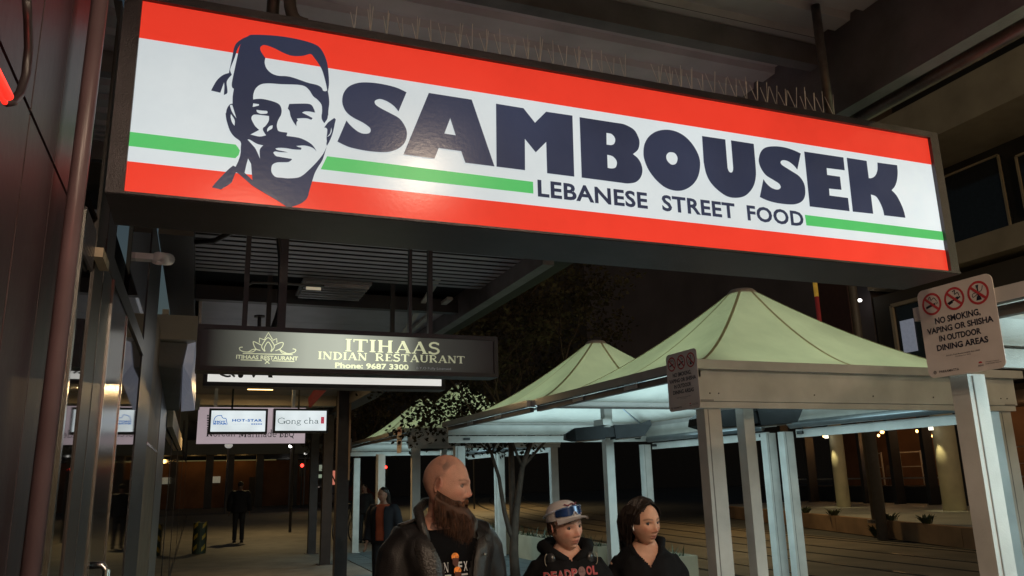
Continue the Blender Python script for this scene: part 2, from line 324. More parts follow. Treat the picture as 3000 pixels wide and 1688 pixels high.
# light rail corridor, bending to the right in the distance: centreline follows the wall
def trk(t):  # t = distance along, returns x of the near rail, slightly curved
    return 10.6 + .030*(t-10) + .0032*(t-10)**2 if t > 10 else 10.6 + .030*(t-10)
ts = [-6+2*i for i in range(40)]
def ribbon(x0, x1, z, th, name, m):
    b = MB()
    for a, c in zip(ts[:-1], ts[1:]):
        b.hexa([(trk(a)+x0,a,z-th),(trk(a)+x1,a,z-th),(trk(c)+x1,c,z-th),(trk(c)+x0,c,z-th)],
               [(trk(a)+x0,a,z),(trk(a)+x1,a,z),(trk(c)+x1,c,z),(trk(c)+x0,c,z)])
    return b.build(name, m)
road = tag(ribbon(-3.3, 4.4, 0.002, .2, 'tram_road', road_m), kind='structure')
for k, dx in enumerate((-1.2, .235, 2.4, 3.835)):
    tag(ribbon(dx-.075, dx+.075, .006, .03, 'rail_surround', groove_m), kind='structure')
    tag(ribbon(dx-.03, dx+.03, .012, .03, 'tram_rail', rail_m), kind='structure')
for dx in (-2.2, 1.3, 4.2):
    tag(ribbon(dx-.05, dx+.05, .008, .02, 'concrete_joint', groove_m), kind='structure')
g = MB(); g.box(7.35, 7.5, -6, 52, -.3, .004); tag(g.build('kerb', concrete_m), kind='structure')

# low ochre planter wall across the tracks, path above it
pw = [oZ(2155,1520,0), oZ(2326,1541.6,0), oZ(2824,1606.6,0)]
pw = [Vector((34,62,0)), Vector((24.5,38,0)), Vector((20.2,29.4,0))] + pw + [Vector((14.2,8,0)), Vector((13.4,2,0)), Vector((13,-6,0))]
wl = thing('planter_wall', 'low ochre rendered wall with weeds running along the far side of the tram tracks', 'wall', pw[4])
def walls(i, j, h, th, name, parent, m, z0=0):
    a, b = pw[i], pw[j]; d = (b-a).normalized(); n = Vector((-d.y, d.x, 0))*-th
    if n.x < 0: n = -n
    q = MB(); e = d*.006
    q.hexa([a+e+Vector((0,0,z0)), b-e+Vector((0,0,z0)), b-e+n+Vector((0,0,z0)), a+e+n+Vector((0,0,z0))], [p+Vector((0,0,h)) for p in (a+e, b-e, b-e+n, a+e+n)])
    return q.build(name, m, parent)
for i in range(2, len(pw)-1):
    a, b = pw[i], pw[i+1]; n = max(1, round((b-a).length/2.4))
    for k in range(n):
        p, q = a.lerp(b, k/n), a.lerp(b, (k+1)/n); d = (q-p).normalized(); nn = Vector((abs(d.y), -d.x if d.y < 0 else d.x, 0))
        nn = Vector((-d.y, d.x, 0)); nn = nn if nn.x > 0 else -nn
        e = d*.008; mbx = MB(); hh = .42
        mbx.hexa([p+e, q-e, q-e+nn*.22, p+e+nn*.22], [v+Vector((0,0,hh)) for v in (p+e, q-e, q-e+nn*.22, p+e+nn*.22)])
        mbx.build('panel', render_m, wl)
# raised path behind wall
g = MB()
for i in range(2, len(pw)-1):
    a, c = pw[i], pw[i+1]
    g.hexa([(a.x+.22,a.y,-.1),(c.x+.22,c.y,-.1),(25.9,c.y,-.1),(25.9,a.y,-.1)], [(a.x+.22,a.y,.36),(c.x+.22,c.y,.36),(25.9,c.y,.36),(25.9,a.y,.36)])
tag(g.build('raised_path', mat('pale path concrete', (.3,.3,.27), .6, 0, .15, 1, .2, 40)), kind='structure')
# weeds
leafm = mat('dark leaf', (.035,.05,.018), .55, 0, .4, 3)
def tuft(name, label, c, n, h, sp, m, group, cat='plant', wd=.012):
    b = MB(); c = Vector(c)
    for i in range(n):
        a = rnd.uniform(0, 2*PI); r = rnd.uniform(0, sp*.4); p = c+Vector((math.cos(a)*r, math.sin(a)*r, 0))
        tip = c+Vector((math.cos(a)*sp*rnd.uniform(.5,1), math.sin(a)*sp*rnd.uniform(.5,1), h*rnd.uniform(.5,1))); mid = (p+tip)/2+Vector((0,0,h*.2))
        s = Vector((-math.sin(a), math.cos(a), 0))*wd
        b.add([p-s, p+s, mid+s*1.4, mid-s*1.4, tip], [(0,1,2,3),(3,2,4)])
    return tag(b.build(name, m), label, cat, group)
tuft('weed', 'bushy weed growing at the foot of the ochre planter wall', (16.25,16.2,.01), 60, .32, .34, leafm, None, wd=.03)
for k, (y, lab) in enumerate(((14.2,'weed on top of the planter wall nearest the white gazebo corner'),(15.6,'weed on top of the planter wall left of the second uplit column'),(18.4,'small weed on planter wall top beside the tram pole'),(20.2,'straggly weed on planter wall top under the first uplit column'),(22.4,'leftmost weed clump on the planter wall top'))):
    t = (y-12.83)/(25.6-12.83); tuft('weed', lab, (15.3+3.7*t, y, .42), 30, .22, .35, leafm, 'weeds on the planter wall', wd=.02)

# ------------------------------------------------------------------ station building across the tracks
stb = thing('station_building', 'dark glazed building across the tracks with lit rooms behind tall black fins', 'building', (26,20,0))
ROOT['x'] = Vector((0,0,0))
b = MB(); b.box(25.9, 26.4, -2, 34, .36, 1.0); b.build('plinth', dark_wall, stb)
b = MB(); b.box(31.8, 32, -2, 34, .3, 7); b.build('back_wall', mat('timber brown interior wall', (.2,.1,.05), .6, 0, .3, .6), stb)
b = MB(); b.box(26.5, 32, -2, 34, .8, .9); b.build('floor', dark_wall, stb)
b = MB(); b.box(24.5, 32, -2, 34, 4.05, 4.25); b.build('ceiling', mat('station ceiling', (.12,.09,.07), .6), stb)
y = 8.2
while y < 31:
    b = MB(); b.box(24.9, 25.35, y, y+.16, .36, 4.05); b.build('fin', black_metal, stb)
    y += 1.55
# interior furniture silhouettes and frames
frame_m = mat('interior pale frame', (.4,.38,.35), .4)
for k, y in enumerate((12.5, 15.2, 17.6, 20.4, 22.2, 25.3, 27.4)):
    b = MB(); b.bar((28.2,y,1.0),(28.2,y,2.4),.05); b.bar((28.2,y+1.1,1.0),(28.2,y+1.1,2.4),.05); b.bar((28.2,y,2.35),(28.2,y+1.1,2.35),.05); b.bar((28.2,y,1.75),(28.2,y+1.1,1.75),.035)
    b.build('interior_frame', frame_m, stb)
b = MB(); b.box(25.75, 25.8, 6, 31, 1.28, 1.34); b.build('handrail', frame_m, stb)
wm = mat('warm glowing timber panel', (.35,.16,.06), .5, emit=(1,.42,.12), es=.05)  # faint emission put in the timber so it looks lit
for y in (14.6, 19.4, 24.2):
    b = MB(); b.box(31.6, 31.7, y, y+1.3, 1.0, 3.9); b.build('wall_panel', wm, stb)
for k, (y, zz) in enumerate(((23.8,1.9),(18.3,1.8),(14.2,1.7))):
    b = MB(); b.box(27.4, 27.45, y, y+.05, 1.2, zz+.5); b.build('tube_light', mat('cool tube', (.8,.8,.8), .5, emit=(.9,.95,1), es=2.2), stb)
# upper floors: slabs and recessed glass, seen at top right
slab_m = mat('upper slab concrete', (.34,.29,.22), .7, 0, .2, .8)
for z0, z1 in ((7.9,8.6),(12.3,13.8),(17,18.2)):
    b = MB(); b.box(22, 26, 2, 21.0, z0, z1); b.build('floor_slab', slab_m, stb)
b = MB(); b.box(24.8, 25, 2, 32, 4.3, 24); b.build('upper_wall', dark_wall, stb)
b = MB(); b.box(22.4, 24.8, 21.3, 44, 4.3, 26); b.build('stair_tower', mat('dark tower render', (.10,.085,.10), .8, 0, .2, .5), stb)
for (y0, y1, z0, z1) in ((14.2,16.6,9.6,11.6),(10.6,13.4,9.8,11.7),(17.2,20.4,9.3,11.9),(7,9.8,9.6,11.6)):
    b = MB(); b.box(24.6, 24.75, y0, y1, z0, z1); wdw = b.build('window', mat('upper glass', (.02,.025,.035), .08), stb)
    b = MB(); b.bar((24.58,y0,z0),(24.58,y1,z0),.07); b.bar((24.58,y0,z1),(24.58,y1,z1),.07); b.bar((24.58,y0,z0),(24.58,y0,z1),.07); b.bar((24.58,y1,z0),(24.58,y1,z1),.07)
    b.build('frame', slab_m, wdw)
# first floor window with one lit pane over the gazebo peak
b = MB(); b.box(22.3, 22.38, 16.9, 20.3, 5.0, 7.2); wdw = b.build('window', mat('upper glass', (.02,.025,.035), .08), stb)
b = MB(); b.box(22.25, 22.29, 19.5, 20.05, 5.5, 6.6); b.build('lit_pane', mat('lit office pane', (.3,.3,.3), .5, emit=(.62,.7,.9), es=.16), wdw)
b = MB()
for q in (((22.27,16.9,5.0),(22.27,20.3,5.0)),((22.27,16.9,7.2),(22.27,20.3,7.2)),((22.27,16.9,5.0),(22.27,16.9,7.2)),((22.27,20.3,5.0),(22.27,20.3,7.2))): b.bar(*q, .12)
b.build('frame', slab_m, wdw)
b = MB(); b.box(22.4, 24.8, 2, 21.2, 4.3, 7.7); b.build('lower_wall', mat('dark lower render', (.05,.042,.036), .8, 0, .2, .5), stb)

# uplit columns with a downlight at the top
upl = mat('cream column render', (.55,.5,.36), .7, 0, .12, 2, .2, 30)
for lab, X, Y, r in (('cream round column lit by a downlight, left one seen through the gazebo', 22.0, 23.4, .24), ('wider cream column lit by a downlight, right one beside the white gazebo post', 22.0, 18.75, .33)):
    c = thing('lit_column', lab, 'column', (X,Y,.36), group='lit columns in front of the station')
    q = MB(); q.tube([(X,Y,.36),(X,Y,4.0)], r, 20); q.build('shaft', upl, c, smooth=True)
    q = MB(); q.tube([(X-r-.24,Y-.05,2.82),(X-r-.24,Y-.05,2.95)], .07, 12); q.build('downlight', mat('lamp lens warm white', (.8,.8,.7), .5, emit=(1,.95,.75), es=2), c)
    lamp('downlight_beam', 'SPOT', (X-r-.24, Y-.05, 2.78), 60, (1,.86,.42), .04, c, (0,R(-9),0), R(44))
# chandeliers
for lab, px, py, n in (('small warm chandelier, leftmost behind the black fins', 2411, 1273, 5), ('tall warm chandelier hanging in the middle bay across the tracks', 2592, 1268, 9), ('warm chandelier cluster high in the bay near the sign post', 2705, 1255, 8), ('low warm chandelier beside the sign post', 2726, 1270, 4)):
    p = oX(px, py, 27.2); c = thing('chandelier', lab, 'chandelier', p, group='chandeliers in the lit rooms')
    q = MB()
    for k in range(n):
        a = 2*PI*k/n; rr = .22 + .1*(k % 2); q.ellipsoid(p+Vector((math.cos(a)*rr*.5, math.sin(a)*rr, (k % 3)*.13-.1)), (.05,.05,.06), 8, 6)
    q.build('bulbs', mat('warm bulb', (.9,.7,.4), .5, emit=(1,.5,.14), es=9), c)
    q = MB(); q.bar(p+Vector((0,-.3,0)), p+Vector((0,.3,0)), .03); q.bar(p, p+Vector((0,0,4.05-p.z)), .025); q.build('stem', black_metal, c)
    lamp('chandelier_glow', 'POINT', p-Vector((.3,0,.3)), 9, (1,.5,.2), .2, c)
for k, (y, e_) in enumerate(((12.5,16),(16.4,22),(20.6,20),(24.4,16),(28.6,10))):  # unseen lamps added to brighten the interior
    d_ = thing('added_ceiling_lamp', 'small added warm ceiling lamp inside the station, number of bays from the right: %s' % ('one','two','three','four','five')[k], 'lamp', (29.5,y,3.9))
    q = MB(); q.tube([(29.5,y,3.92),(29.5,y,4.04)], .12, 12); q.build('shade', mat('warm lamp shade', (.6,.4,.2), .5, emit=(1,.55,.2), es=1.4), d_)
    lamp('added_lamp_glow', 'POINT', (29.5,y,3.6), e_, (1,.6,.3), .15, d_)
chm = mat('dark timber chair', (.08,.05,.03), .5)
proto = None
for k, (x_, y, a_) in enumerate(((27.6,11.2,.2),(28.0,13.4,1.2),(27.5,14.6,2.4),(28.3,16.0,.4),(27.7,17.3,1.9),(27.6,19.3,.8),(28.2,21.4,2.9),(27.6,22.9,.1),(27.9,24.6,1.4),(27.6,26.3,2.2))):
    if proto is None:
        proto = thing('dining_chair', 'x', 'chair', (0,0,0), 0, 'chairs inside the glazed building'); q = MB(); q.box(-.22,.22,-.22,.22,.44,.48); q.build('seat', chm, proto, local=True)
        q = MB(); q.box(-.22,.22,.19,.22,.52,.92); q.build('backrest', chm, proto, local=True)
        for sx_ in (-.2,.2):
            for sy_ in (-.2,.2): q = MB(); q.box(sx_-.02,sx_+.02,sy_-.02,sy_+.02,0,.44); q.build('leg', chm, proto, local=True)
        c_ = proto
    else: c_ = copy_tree(proto)
    c_.location = (x_, y, .9); c_.rotation_euler = (0,0,a_); c_['label'] = 'dark dining chair behind the glazing, %s from the right of the room' % ('first','second','third','fourth','fifth','sixth','seventh','eighth','ninth','tenth')[k]
for k, y in enumerate((12.4, 16.6, 20.4, 24.0)):
    t_b = thing('dining_table', 'small pale dining table inside the glazed building, %s from the right' % ('first','second','third','fourth')[k], 'table', (28.6,y,.9), group='tables inside the glazed building')
    q = MB(); q.box(28.2,29.0,y-.45,y+.45,1.62,1.66); q.build('tabletop', mat('pale tabletop', (.4,.36,.3), .5), t_b); q = MB(); q.box(28.55,28.65,y-.05,y+.05,.93,1.62); q.build('leg', chm, t_b); q = MB(); q.box(28.35,28.85,y-.25,y+.25,.9,.93); q.build('base', chm, t_b)
# tram pole
p0 = oZ(2577, 1532, 0.36)
tp = thing('tram_pole', 'tall round brown grey pole standing between the planter wall and the station', 'pole', (p0.x, p0.y, .36))
q = MB(); q.tube([(p0.x,p0.y,.36),(p0.x,p0.y,9)], .17, 16); q.build('shaft', mat('brown grey pole paint', (.14,.105,.08), .5, 0, .15, 2), tp, smooth=True)
q = MB(); q.tube([(p0.x,p0.y,.36),(p0.x,p0.y,.44)], .28, 16); q.build('base_plate', mat('brown grey pole paint'), tp)
# second slim pole and banner, red pole with yellow top
a, bb = oX(2404, 968, 14.5), oX(2373, 822, 14.5)
fp = thing('flag_pole', 'slim red pole with yellow tip rising behind the nearest canopy', 'pole', (a.x, a.y, a.z-1.1))
q = MB(); q.tube([(a.x,a.y,a.z-1.1),(a.x,a.y,(a.z+(bb.z-a.z)*.65))], .055, 10); q.build('shaft', mat('glowing red paint', (.42,.05,.05), .5, emit=(.5,.04,.05), es=.05), fp, smooth=True)  # emission in the paint makes the unlit pole glow
q = MB(); q.tube([(a.x,a.y,(a.z+(bb.z-a.z)*.65)),(a.x,a.y,bb.z+1.2)], .055, 10); q.build('tip', mat('glowing yellow paint', (.75,.5,.08), .5, emit=(.7,.4,.06), es=.2), fp, smooth=True)  # glow put into the yellow as well
bn = oX(2440, 900, 15)
ban = thing('street_banner', 'dark maroon hanging banner with faint lettering beside the red pole', 'banner', (bn.x, bn.y, 3.6))
q = MB(); q.box(bn.x, bn.x+.03, bn.y-.55, bn.y+.45, 4.2, 6.8); q.build('cloth', mat('maroon banner', (.05,.02,.02), .8), ban)
g2 = oX(2500, 900, 15.6); tp2 = thing('lamp_post', 'plain grey post right of the maroon banner', 'pole', (g2.x,g2.y,0))
q = MB(); q.tube([(g2.x,g2.y,0),(g2.x,g2.y,10)], .13, 12); q.build('shaft', mat('grey post paint', (.09,.08,.075), .5), tp2, smooth=True)
for px, py, lab in ((2356,924,'tiny white lamp glowing behind the canopy slope'),(2519,880,'tiny white lamp in the upper window')):
    p = oX(px, py, 21.9 if px > 2400 else 23.5); q = MB(); q.ellipsoid(p, (.07,.07,.055), 10, 8); tag(q.build('small_lamp', mat('white lamp', (.9,.9,.9), .5, emit=(1,.97,.9), es=9)), lab, 'lamp')
# ------------------------------------------------------------------ shop fronts on the left (plane X = -.35)
GX = -.35
sf = thing('shop_front', 'dark glossy shop front of glass doors and black mullions along the left edge', 'shop front', (GX-.1, 6, 0))
def fy(px, X=-.346): return oX(px, 1200, X).y
panes = [(-3, 1.2), (fy(183), fy(233)), (fy(291), fy(345)), (fy(345), fy(403)), (fy(490), 12.0), (12.1, 16.0), (16.1, 22.0), (22.1, 30), (30.1, 44)]
b = MB(); b.box(-3.0, GX-.25, -6, 52, 0, 3.3); tag(b.build('shop_interior_wall', mat('black interior', (.008,.008,.009), .8)), 'solid black wall behind the shop glass on the left', 'wall')
for y0, y1 in panes:
    if y0 < 0: continue
    b = MB(); b.box(GX-.02, GX, y0, y1, .12, 2.42); b.build('pane', glass_m, sf)
for y0, y1 in ((panes[1][0], panes[1][1]), (fy(346), fy(404))):
    b = MB(); b.box(GX-.02, GX, y0, y1, 2.5, 3.2); b.build('transom_pane', glass_m, sf)
MX = -.345
mull = [(fy(160), fy(183), MX, mat('dark bronze frame', (.09,.07,.05), .25, .7)), (fy(233), fy(262), MX, mat('brown black mullion', (.035,.025,.022), .4)),
        (fy(262), fy(289), MX+.002, black_metal), (fy(403), fy(438), MX, black_metal), (fy(471), fy(490), MX+.001, mat('grey aluminium edge', (.28,.28,.27), .35, .6)),
        (12.0, 12.1, MX, black_metal), (16.0, 16.1, MX, black_metal), (22, 22.1, MX, black_metal), (30, 30.1, MX, black_metal)]
for y0, y1, X, m_ in mull:
    b = MB(); b.box(GX-.05, X, y0, y1, 0, 3.3); b.build('mullion', m_, sf)
b = MB(); b.box(GX-.05, MX+.004, fy(263)-.02, fy(404), 2.42, 2.5); b.build('transom_bar', black_metal, sf)
b = MB(); b.box(GX-.05, MX+.003, fy(165), 44, 0.0, .12); b.build('bottom_rail', black_metal, sf)
for x_, X in ((182, -.343), (291, -.341), (345, -.345)):
    y_ = fy(x_); b = MB(); b.box(X-.01, X+.006, y_-.014, y_+.014, .1, 2.42); b.build('chrome_trim', chrome, sf)
# door leaf with pull handle and lock
dr = MB(); dr.box(GX-.03, -.3435, fy(293), fy(343), .13, 2.41); door = dr.build('door', mat('black door stile', (.014,.013,.016), .2, 0, .2, spec=.7), sf)
yh = fy(268)+.35
q = MB(); q.tube([(-.345,yh,1.38),(-.30,yh,1.38),(-.285,yh,1.36),(-.285,yh,.9),(-.30,yh,.88),(-.345,yh,.88)], .013, 10); q.build('handle', chrome, door, smooth=True)
q = MB(); q.box(-.3434, -.338, yh-.12, yh-.05, 1.36, 1.56); q.build('lock_plate', chrome, door)
q = MB(); q.box(-.3379, -.334, yh-.1, yh-.07, 1.30, 1.42); q.tube([(-.334,yh-.085,1.3),(-.31,yh-.085,1.3)], .02, 10); q.build('lock', chrome, door)
# beige door closer blocks
for px in (325,):
    p, q_ = oX(325, 742, -.3), oX(340, 815, -.3)
    q = MB(); q.box(-.343, -.315, p.y-.06, p.y+.12, q_.z, p.z); q.build('closer_block', mat('beige plastic', (.42,.34,.24), .6), sf)
# tan corner column and grey strip
q = MB(); q.box(-.36, -.3455, fy(438), fy(470)-.01, .13, oX(455, 903, -.345).z); q.build('timber_post', tan_m, sf)
for z_ in (.62, 1.95): 
    q = MB(); q.box(-.3454, -.343, fy(438), fy(470)-.01, z_, z_+.02); q.build('metal_band', chrome, sf)

# near clad pier with glossy panels (joints) left of the doors
pier = thing('clad_pier', 'glossy dark panelled pier at the very left, tinted red by the neon', 'pier', (-.4, 1, 0))
pan = mat('satin maroon black panel', (.026,.011,.014), .48, 0, .5, 3, .12, 25)
for (y0, y1) in ((-2.4,-1.2), (-1.19,-.1), (-.09,1.0), (1.01,1.62), (1.63,1.9), (1.905,fy(160)-.02)):
    for (z0, z1) in ((0,1.42),(1.43,2.35),(2.36,3.4)):
        q = MB(); q.box(-.5, -.34 - (.006 if y0 > 2 else 0), y0, y1, z0, z1); q.build('panel', pan, pier)
q = MB(); q.box(-.5, -.352, -2.4, fy(160)-.01, 0, 3.4); q.build('backing', dark_wall, pier)
a, b_ = oX(300, -60, -.30), oX(88, 1688, -.30)
dp = thing('downpipe', 'slim dark red brown pipe running up the pier, soft highlight along it', 'pipe', (a.x, b_.y, b_.z))
dd = (b_-a).normalized(); q = MB(); q.tube([a-dd*.6, b_], .019, 18); q.build('shaft', mat('red brown satin pipe', (.13,.085,.095), .36, 0, .2, 5), dp, smooth=True)
# cable loop on the pier
pts = [oX(x, y, -.3) for x, y in ((78,0),(82,60),(84,140),(76,220),(58,275),(38,298),(20,300))]
q = MB(); q.tube(pts, .007, 8); tag(q.build('cable', mat('black cable', (.02,.018,.02), .4), smooth=True), 'black cable looping down to the red neon tube', 'cable')
# red neon
n0, n1 = oX(-30, 175, -.27), oX(26, 283, -.27)
ne = thing('neon_sign', 'edge of a glowing red neon sign with white board at the far left', 'neon sign', (n1.x, n1.y, n1.z))
neon = mat('red neon tube', (.8,.1,.05), .4, emit=(1,.02,.012), es=1.6)
q = MB(); q.tube([oX(-90,70,-.27), n0, n1], .006, 10); q.build('tube', neon, ne, smooth=True)
q = MB(); q.tube([oX(-120,120,-.285), oX(-20,235,-.285), oX(14,300,-.285)], .004, 10); q.build('tube', neon, ne, smooth=True)
p1, p2 = oX(-60, 340, -.28), oX(10, 470, -.28)
q = MB(); q.box(-.3, -.285, p1.y-.25, p2.y-.02, p2.z, p1.z); q.build('board', mat('white sign board', (.5,.45,.4), .6), ne)
q = MB(); q.box(-.325, -.31, p1.y-.5, p2.y-.03, p2.z-.05, p1.z+.25); q.build('backing', mat('red acrylic', (.3,.03,.03), .3, emit=(1,.04,.03), es=.05), ne)
lamp('neon_glow', 'POINT', (-.2, 1.05, 2.15), 1.6, (1,.06,.05), .06, ne)

# cream bulkhead boxes on the wall above the shops further along, angled wall light box
q = MB(); q.box(-.42, -.07, 6.9, 8.6, 2.82, 3.02); tag(q.build('bulkhead', cream_m), 'cream boxed bulkhead fixed to the wall above the grey and white box', 'bulkhead')
ac = thing('wall_canopy_box', 'slanting grey and white box hung under the cream bulkhead', 'box', (-.2, 7.6, 2.45))
q = MB(); q.add([(-.36,7.0,2.81),(-.14,7.0,2.81),(-.20,9.4,2.62),(-.36,9.4,2.62),(-.36,7.05,2.62),(-.17,7.05,2.6),(-.22,9.4,2.46),(-.36,9.4,2.46)], [(0,1,2,3),(7,6,5,4),(0,4,5,1),(1,5,6,2),(2,6,7,3),(3,7,4,0)]); q.build('grey_case', concrete_m, ac)
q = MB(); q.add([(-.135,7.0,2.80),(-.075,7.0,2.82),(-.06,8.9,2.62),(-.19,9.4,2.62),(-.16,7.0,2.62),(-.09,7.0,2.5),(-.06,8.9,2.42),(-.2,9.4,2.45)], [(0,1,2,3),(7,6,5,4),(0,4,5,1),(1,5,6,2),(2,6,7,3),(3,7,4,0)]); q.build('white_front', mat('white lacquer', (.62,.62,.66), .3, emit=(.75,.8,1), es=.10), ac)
q = MB(); q.box(-.34, -.28, 9.6, 16, 2.3, 2.5); tag(q.build('sign_board', cream_m), 'narrow cream board along the wall beyond the white box', 'board')
p = oY(565, 1183, 11.8); q = MB(); q.box(p.x-.09, p.x+.09, 11.8, 11.86, p.z-.08, p.z+.08); tag(q.build('junction_box', cream_m), 'small square beige box on the wall left of the pale red sign', 'box')
# security camera
p0, p1 = oX(462, 757, -.25), oX(492, 760, -.215)
sc_ = thing('security_camera', 'white bullet security camera on the dark wall under the big sign', 'camera', p0)
q = MB(); q.tube([p0-Vector((.02,-.01,0)), p0, p1], [.026,.033,.033], 16); q.build('housing', mat('glowing white camera plastic', (.5,.45,.42), .4, emit=(.6,.5,.45), es=.02), sc_, smooth=True)  # slight emission lifts the plastic as if lit
dd = (p1-p0).normalized(); q = MB(); q.tube([p1+dd*.0005, p1+dd*.004], .026, 16); q.build('lens', black_metal, sc_, smooth=True)
q = MB(); q.tube([p1+dd*.001, p1+dd*.012], .033, 16, caps=False); q.build('hood', mat('glowing white camera plastic'), sc_, smooth=True)
q = MB(); q.box(p0.x-.10, p0.x-.02, p0.y-.03, p0.y+.03, p0.z-.015, p0.z+.015); q.build('bracket', mat('glowing white camera plastic'), sc_)
# pale green lit ceiling fitting mirrored high in the left glass, its reflection built as a glowing box
p0, p1 = oX(262, 442, -.315), oX(276, 578, -.315)
wlp = thing('lamp_reflection', 'narrow upright pale green reflection built as a glowing box beside the big sign', 'lamp', p1)
q = MB(); q.box(-.345, -.335, p0.y-.06, p0.y+.05, p1.z, p0.z); q.build('mirror_glow', mat('pale green diffuser', (.6,.7,.6), .3, 0, .15, 12, emit=(.55,.72,.55), es=.75), wlp)
q = MB(); q.bar((-.333,p0.y-.03,p0.z-.03),(-.333,p0.y+.04,(p0.z+p1.z)/2),.006); q.build('rib', mat('grey rib', (.2,.25,.2), .5), wlp)
vst = thing('louvre_reflection', 'awning louvres reflected in the glass, built as a stack of thin dark blades', 'mirrored louvres', (-.34, 2.54, 2.2))  # reflection of the awning louvres, modelled as solid blades
for k in range(9):
    z_ = oX(260, 600+k*18, -.33).z; q = MB(); q.box(-.346, -.338, 2.42, 2.66, z_-.009, z_+.004); q.build('blade', mat('dark louvre', (.08,.07,.08), .3), vst)

# ------------------------------------------------------------------ awning over the footpath
aw = thing('street_awning', 'dark steel awning with ribbed soffit roofing the footpath above the big sign', 'awning', (1.3, 4, 3.4))
EDGE = 2.95
y = -4.0; k = 0
while y < 5.45:
    y2 = min(y+.76, 5.5); q = MB(); n = 4
    for i in range(n):  # trapezoid ribs
        a0 = y+(y2-y)*i/n; d = (y2-y)/n
        q.add([(-.34,a0,3.86),(EDGE,a0,3.86),(EDGE,a0+d*.55,3.86),(-.34,a0+d*.55,3.86),(EDGE,a0+d*.65,3.895),(-.34,a0+d*.65,3.895),(EDGE,a0+d*.95,3.895),(-.34,a0+d*.95,3.895),(EDGE,a0+d,3.86),(-.34,a0+d,3.86)],
              [(0,1,2,3),(3,2,4,5),(5,4,6,7),(7,6,8,9)])
    q.build('soffit_sheet', soffit_m, aw); y = y2+.004
q = MB(); q.box(-.34, 3.1, -4, 5.5, 3.93, 3.97); q.build('roof_deck', dark_wall, aw)
for yy in (-2.6, -1.2, .2, 1.7, 2.95, 4.2, 5.45):   # purlins across
    q = MB(); q.box(-.34, EDGE, yy-.035, yy+.035, 3.73, 3.85); q.build('purlin', beam_m, aw)
q = MB(); q.box(EDGE-.02, EDGE+.06, -4, 5.5, 3.42, 3.93); q.build('edge_beam', beam_m, aw)
q = MB(); q.tube([(EDGE+.13,-4,3.42),(EDGE+.13,5.5,3.42)], .035, 10); q.build('gutter_pipe', mat('rusty brown gutter', (.11,.075,.055), .35, .3, .4, 8, .2, 60), aw, smooth=True)
q = MB(); q.box(EDGE+.061, EDGE+.2, -4, 5.5, 3.50, 3.53); q.build('gutter_lip', beam_m, aw)
# lower louvre section beyond the sign
for k in range(12):
    yy = 5.62+k*.125; q = MB(); q.box(-.12, EDGE-.36, yy, yy+.072, 3.45, 3.453); q.build('slat', slat_m, aw)
q = MB(); q.box(-.34, 3.1, 5.55, 12, 3.56, 3.6); q.build('upper_lining', mat('black lining', (.012,.012,.014), .8), aw)
for (y0, y1) in ((7.9, 9.15), (9.16, 10.6), (10.61, 12.0)):
    q = MB(); q.box(-.08, 2.45, y0, y1, 3.45, 3.47); q.build('ceiling_panel', slat_m, aw)
q = MB(); q.box(-.34, -.12, 5.55, 12, 3.3, 3.5); q.build('wall_beam', black_metal, aw)
q = MB(); q.box(-.12, 2.6, 7.78, 7.88, 3.36, 3.5); q.build('cross_beam', black_metal, aw)
q = MB(); q.box(-.085, -.055, 7.9, 12, 3.40, 3.45); q.build('edge_trim', chrome, aw)
q = MB(); q.box(2.46, 2.56, 5.55, 12, 3.30, 3.56); q.build('edge_beam', beam_m, aw)
a, b_ = oX(1340, 731, 2.08), oX(1182, 976, 2.08)
q = MB(); q.bar(a, b_, .05, .02); q.build('pale_strip', mat('pale galvanised strip', (.45,.42,.38), .5), aw)
a, b_ = oX(1318, 874, 2.3), oX(1196, 976, 2.3)
q = MB(); q.bar(a, b_, .06, .03); q.build('pale_strip', mat('pale galvanised strip'), aw)
# unlit louvred light fitting
lf = thing('ceiling_light_fitting', 'unlit louvred ceiling light fitting in the awning above the dark restaurant sign', 'light fitting', (1.1, 7.4, 3.4))
q = MB(); q.box(.78, 1.40, 7.05, 7.68, 3.42, 3.445); q.build('tray', mat('fitting tray', (.2,.2,.21), .4), lf)
for k in range(6):
    q = MB(); q.box(.8, 1.38, 7.09+k*.1, 7.105+k*.1, 3.385, 3.42); q.build('blade', mat('fitting blade', (.4,.4,.42), .25, .5), lf)
q = MB(); q.tube([(.82,7.15,3.375),(.95,7.15,3.375)], .014, 8); q.build('tube_end', mat('tube end', (.8,.75,.6), .4, emit=(1,.85,.6), es=.3), lf)
# hanging conduit pipes under the awning
def pipe(name, label, pts, r, m, cat='pipe', group=None):
    q = MB(); q.tube(pts, r, 10); return tag(q.build(name, m, smooth=True), label, cat, group)
cond = mat('dark conduit', (.03,.028,.03), .4)
pipe('conduit', 'thick black conduit bending down behind the dark restaurant sign', [oY(x, y, 5.25) for x, y in ((805,660),(818,690),(824,760),(824,850),(822,900),(812,935),(800,965))], .022, cond)
pipe('conduit', 'thin conduit curving left to the awning ceiling above the louvres', [oZ(x, y, 3.4) for x, y in ((560,710),(630,705),(680,680),(760,650))], .02, cond)
pipe('conduit', 'thin pale conduit running across to the unlit ceiling fitting', [oY(x, y, 6.9) for x, y in ((722,860),(724,838),(740,828),(800,830),(900,835),(950,838))], .011, mat('grey conduit', (.1,.1,.1), .4))
pipe('conduit', 'brown pipe curving down onto the top of the big sign', [oY(x, y, 2.6) for x, y in ((850,-60),(850,20),(856,44),(868,60),(885,68),(900,72))], .022, mat('brown conduit', (.12,.09,.08), .5))
sp = thing('sprinkler', 'small sprinkler drop pipe with flat head above the dark restaurant sign', 'sprinkler', oY(760, 963, 5.3))
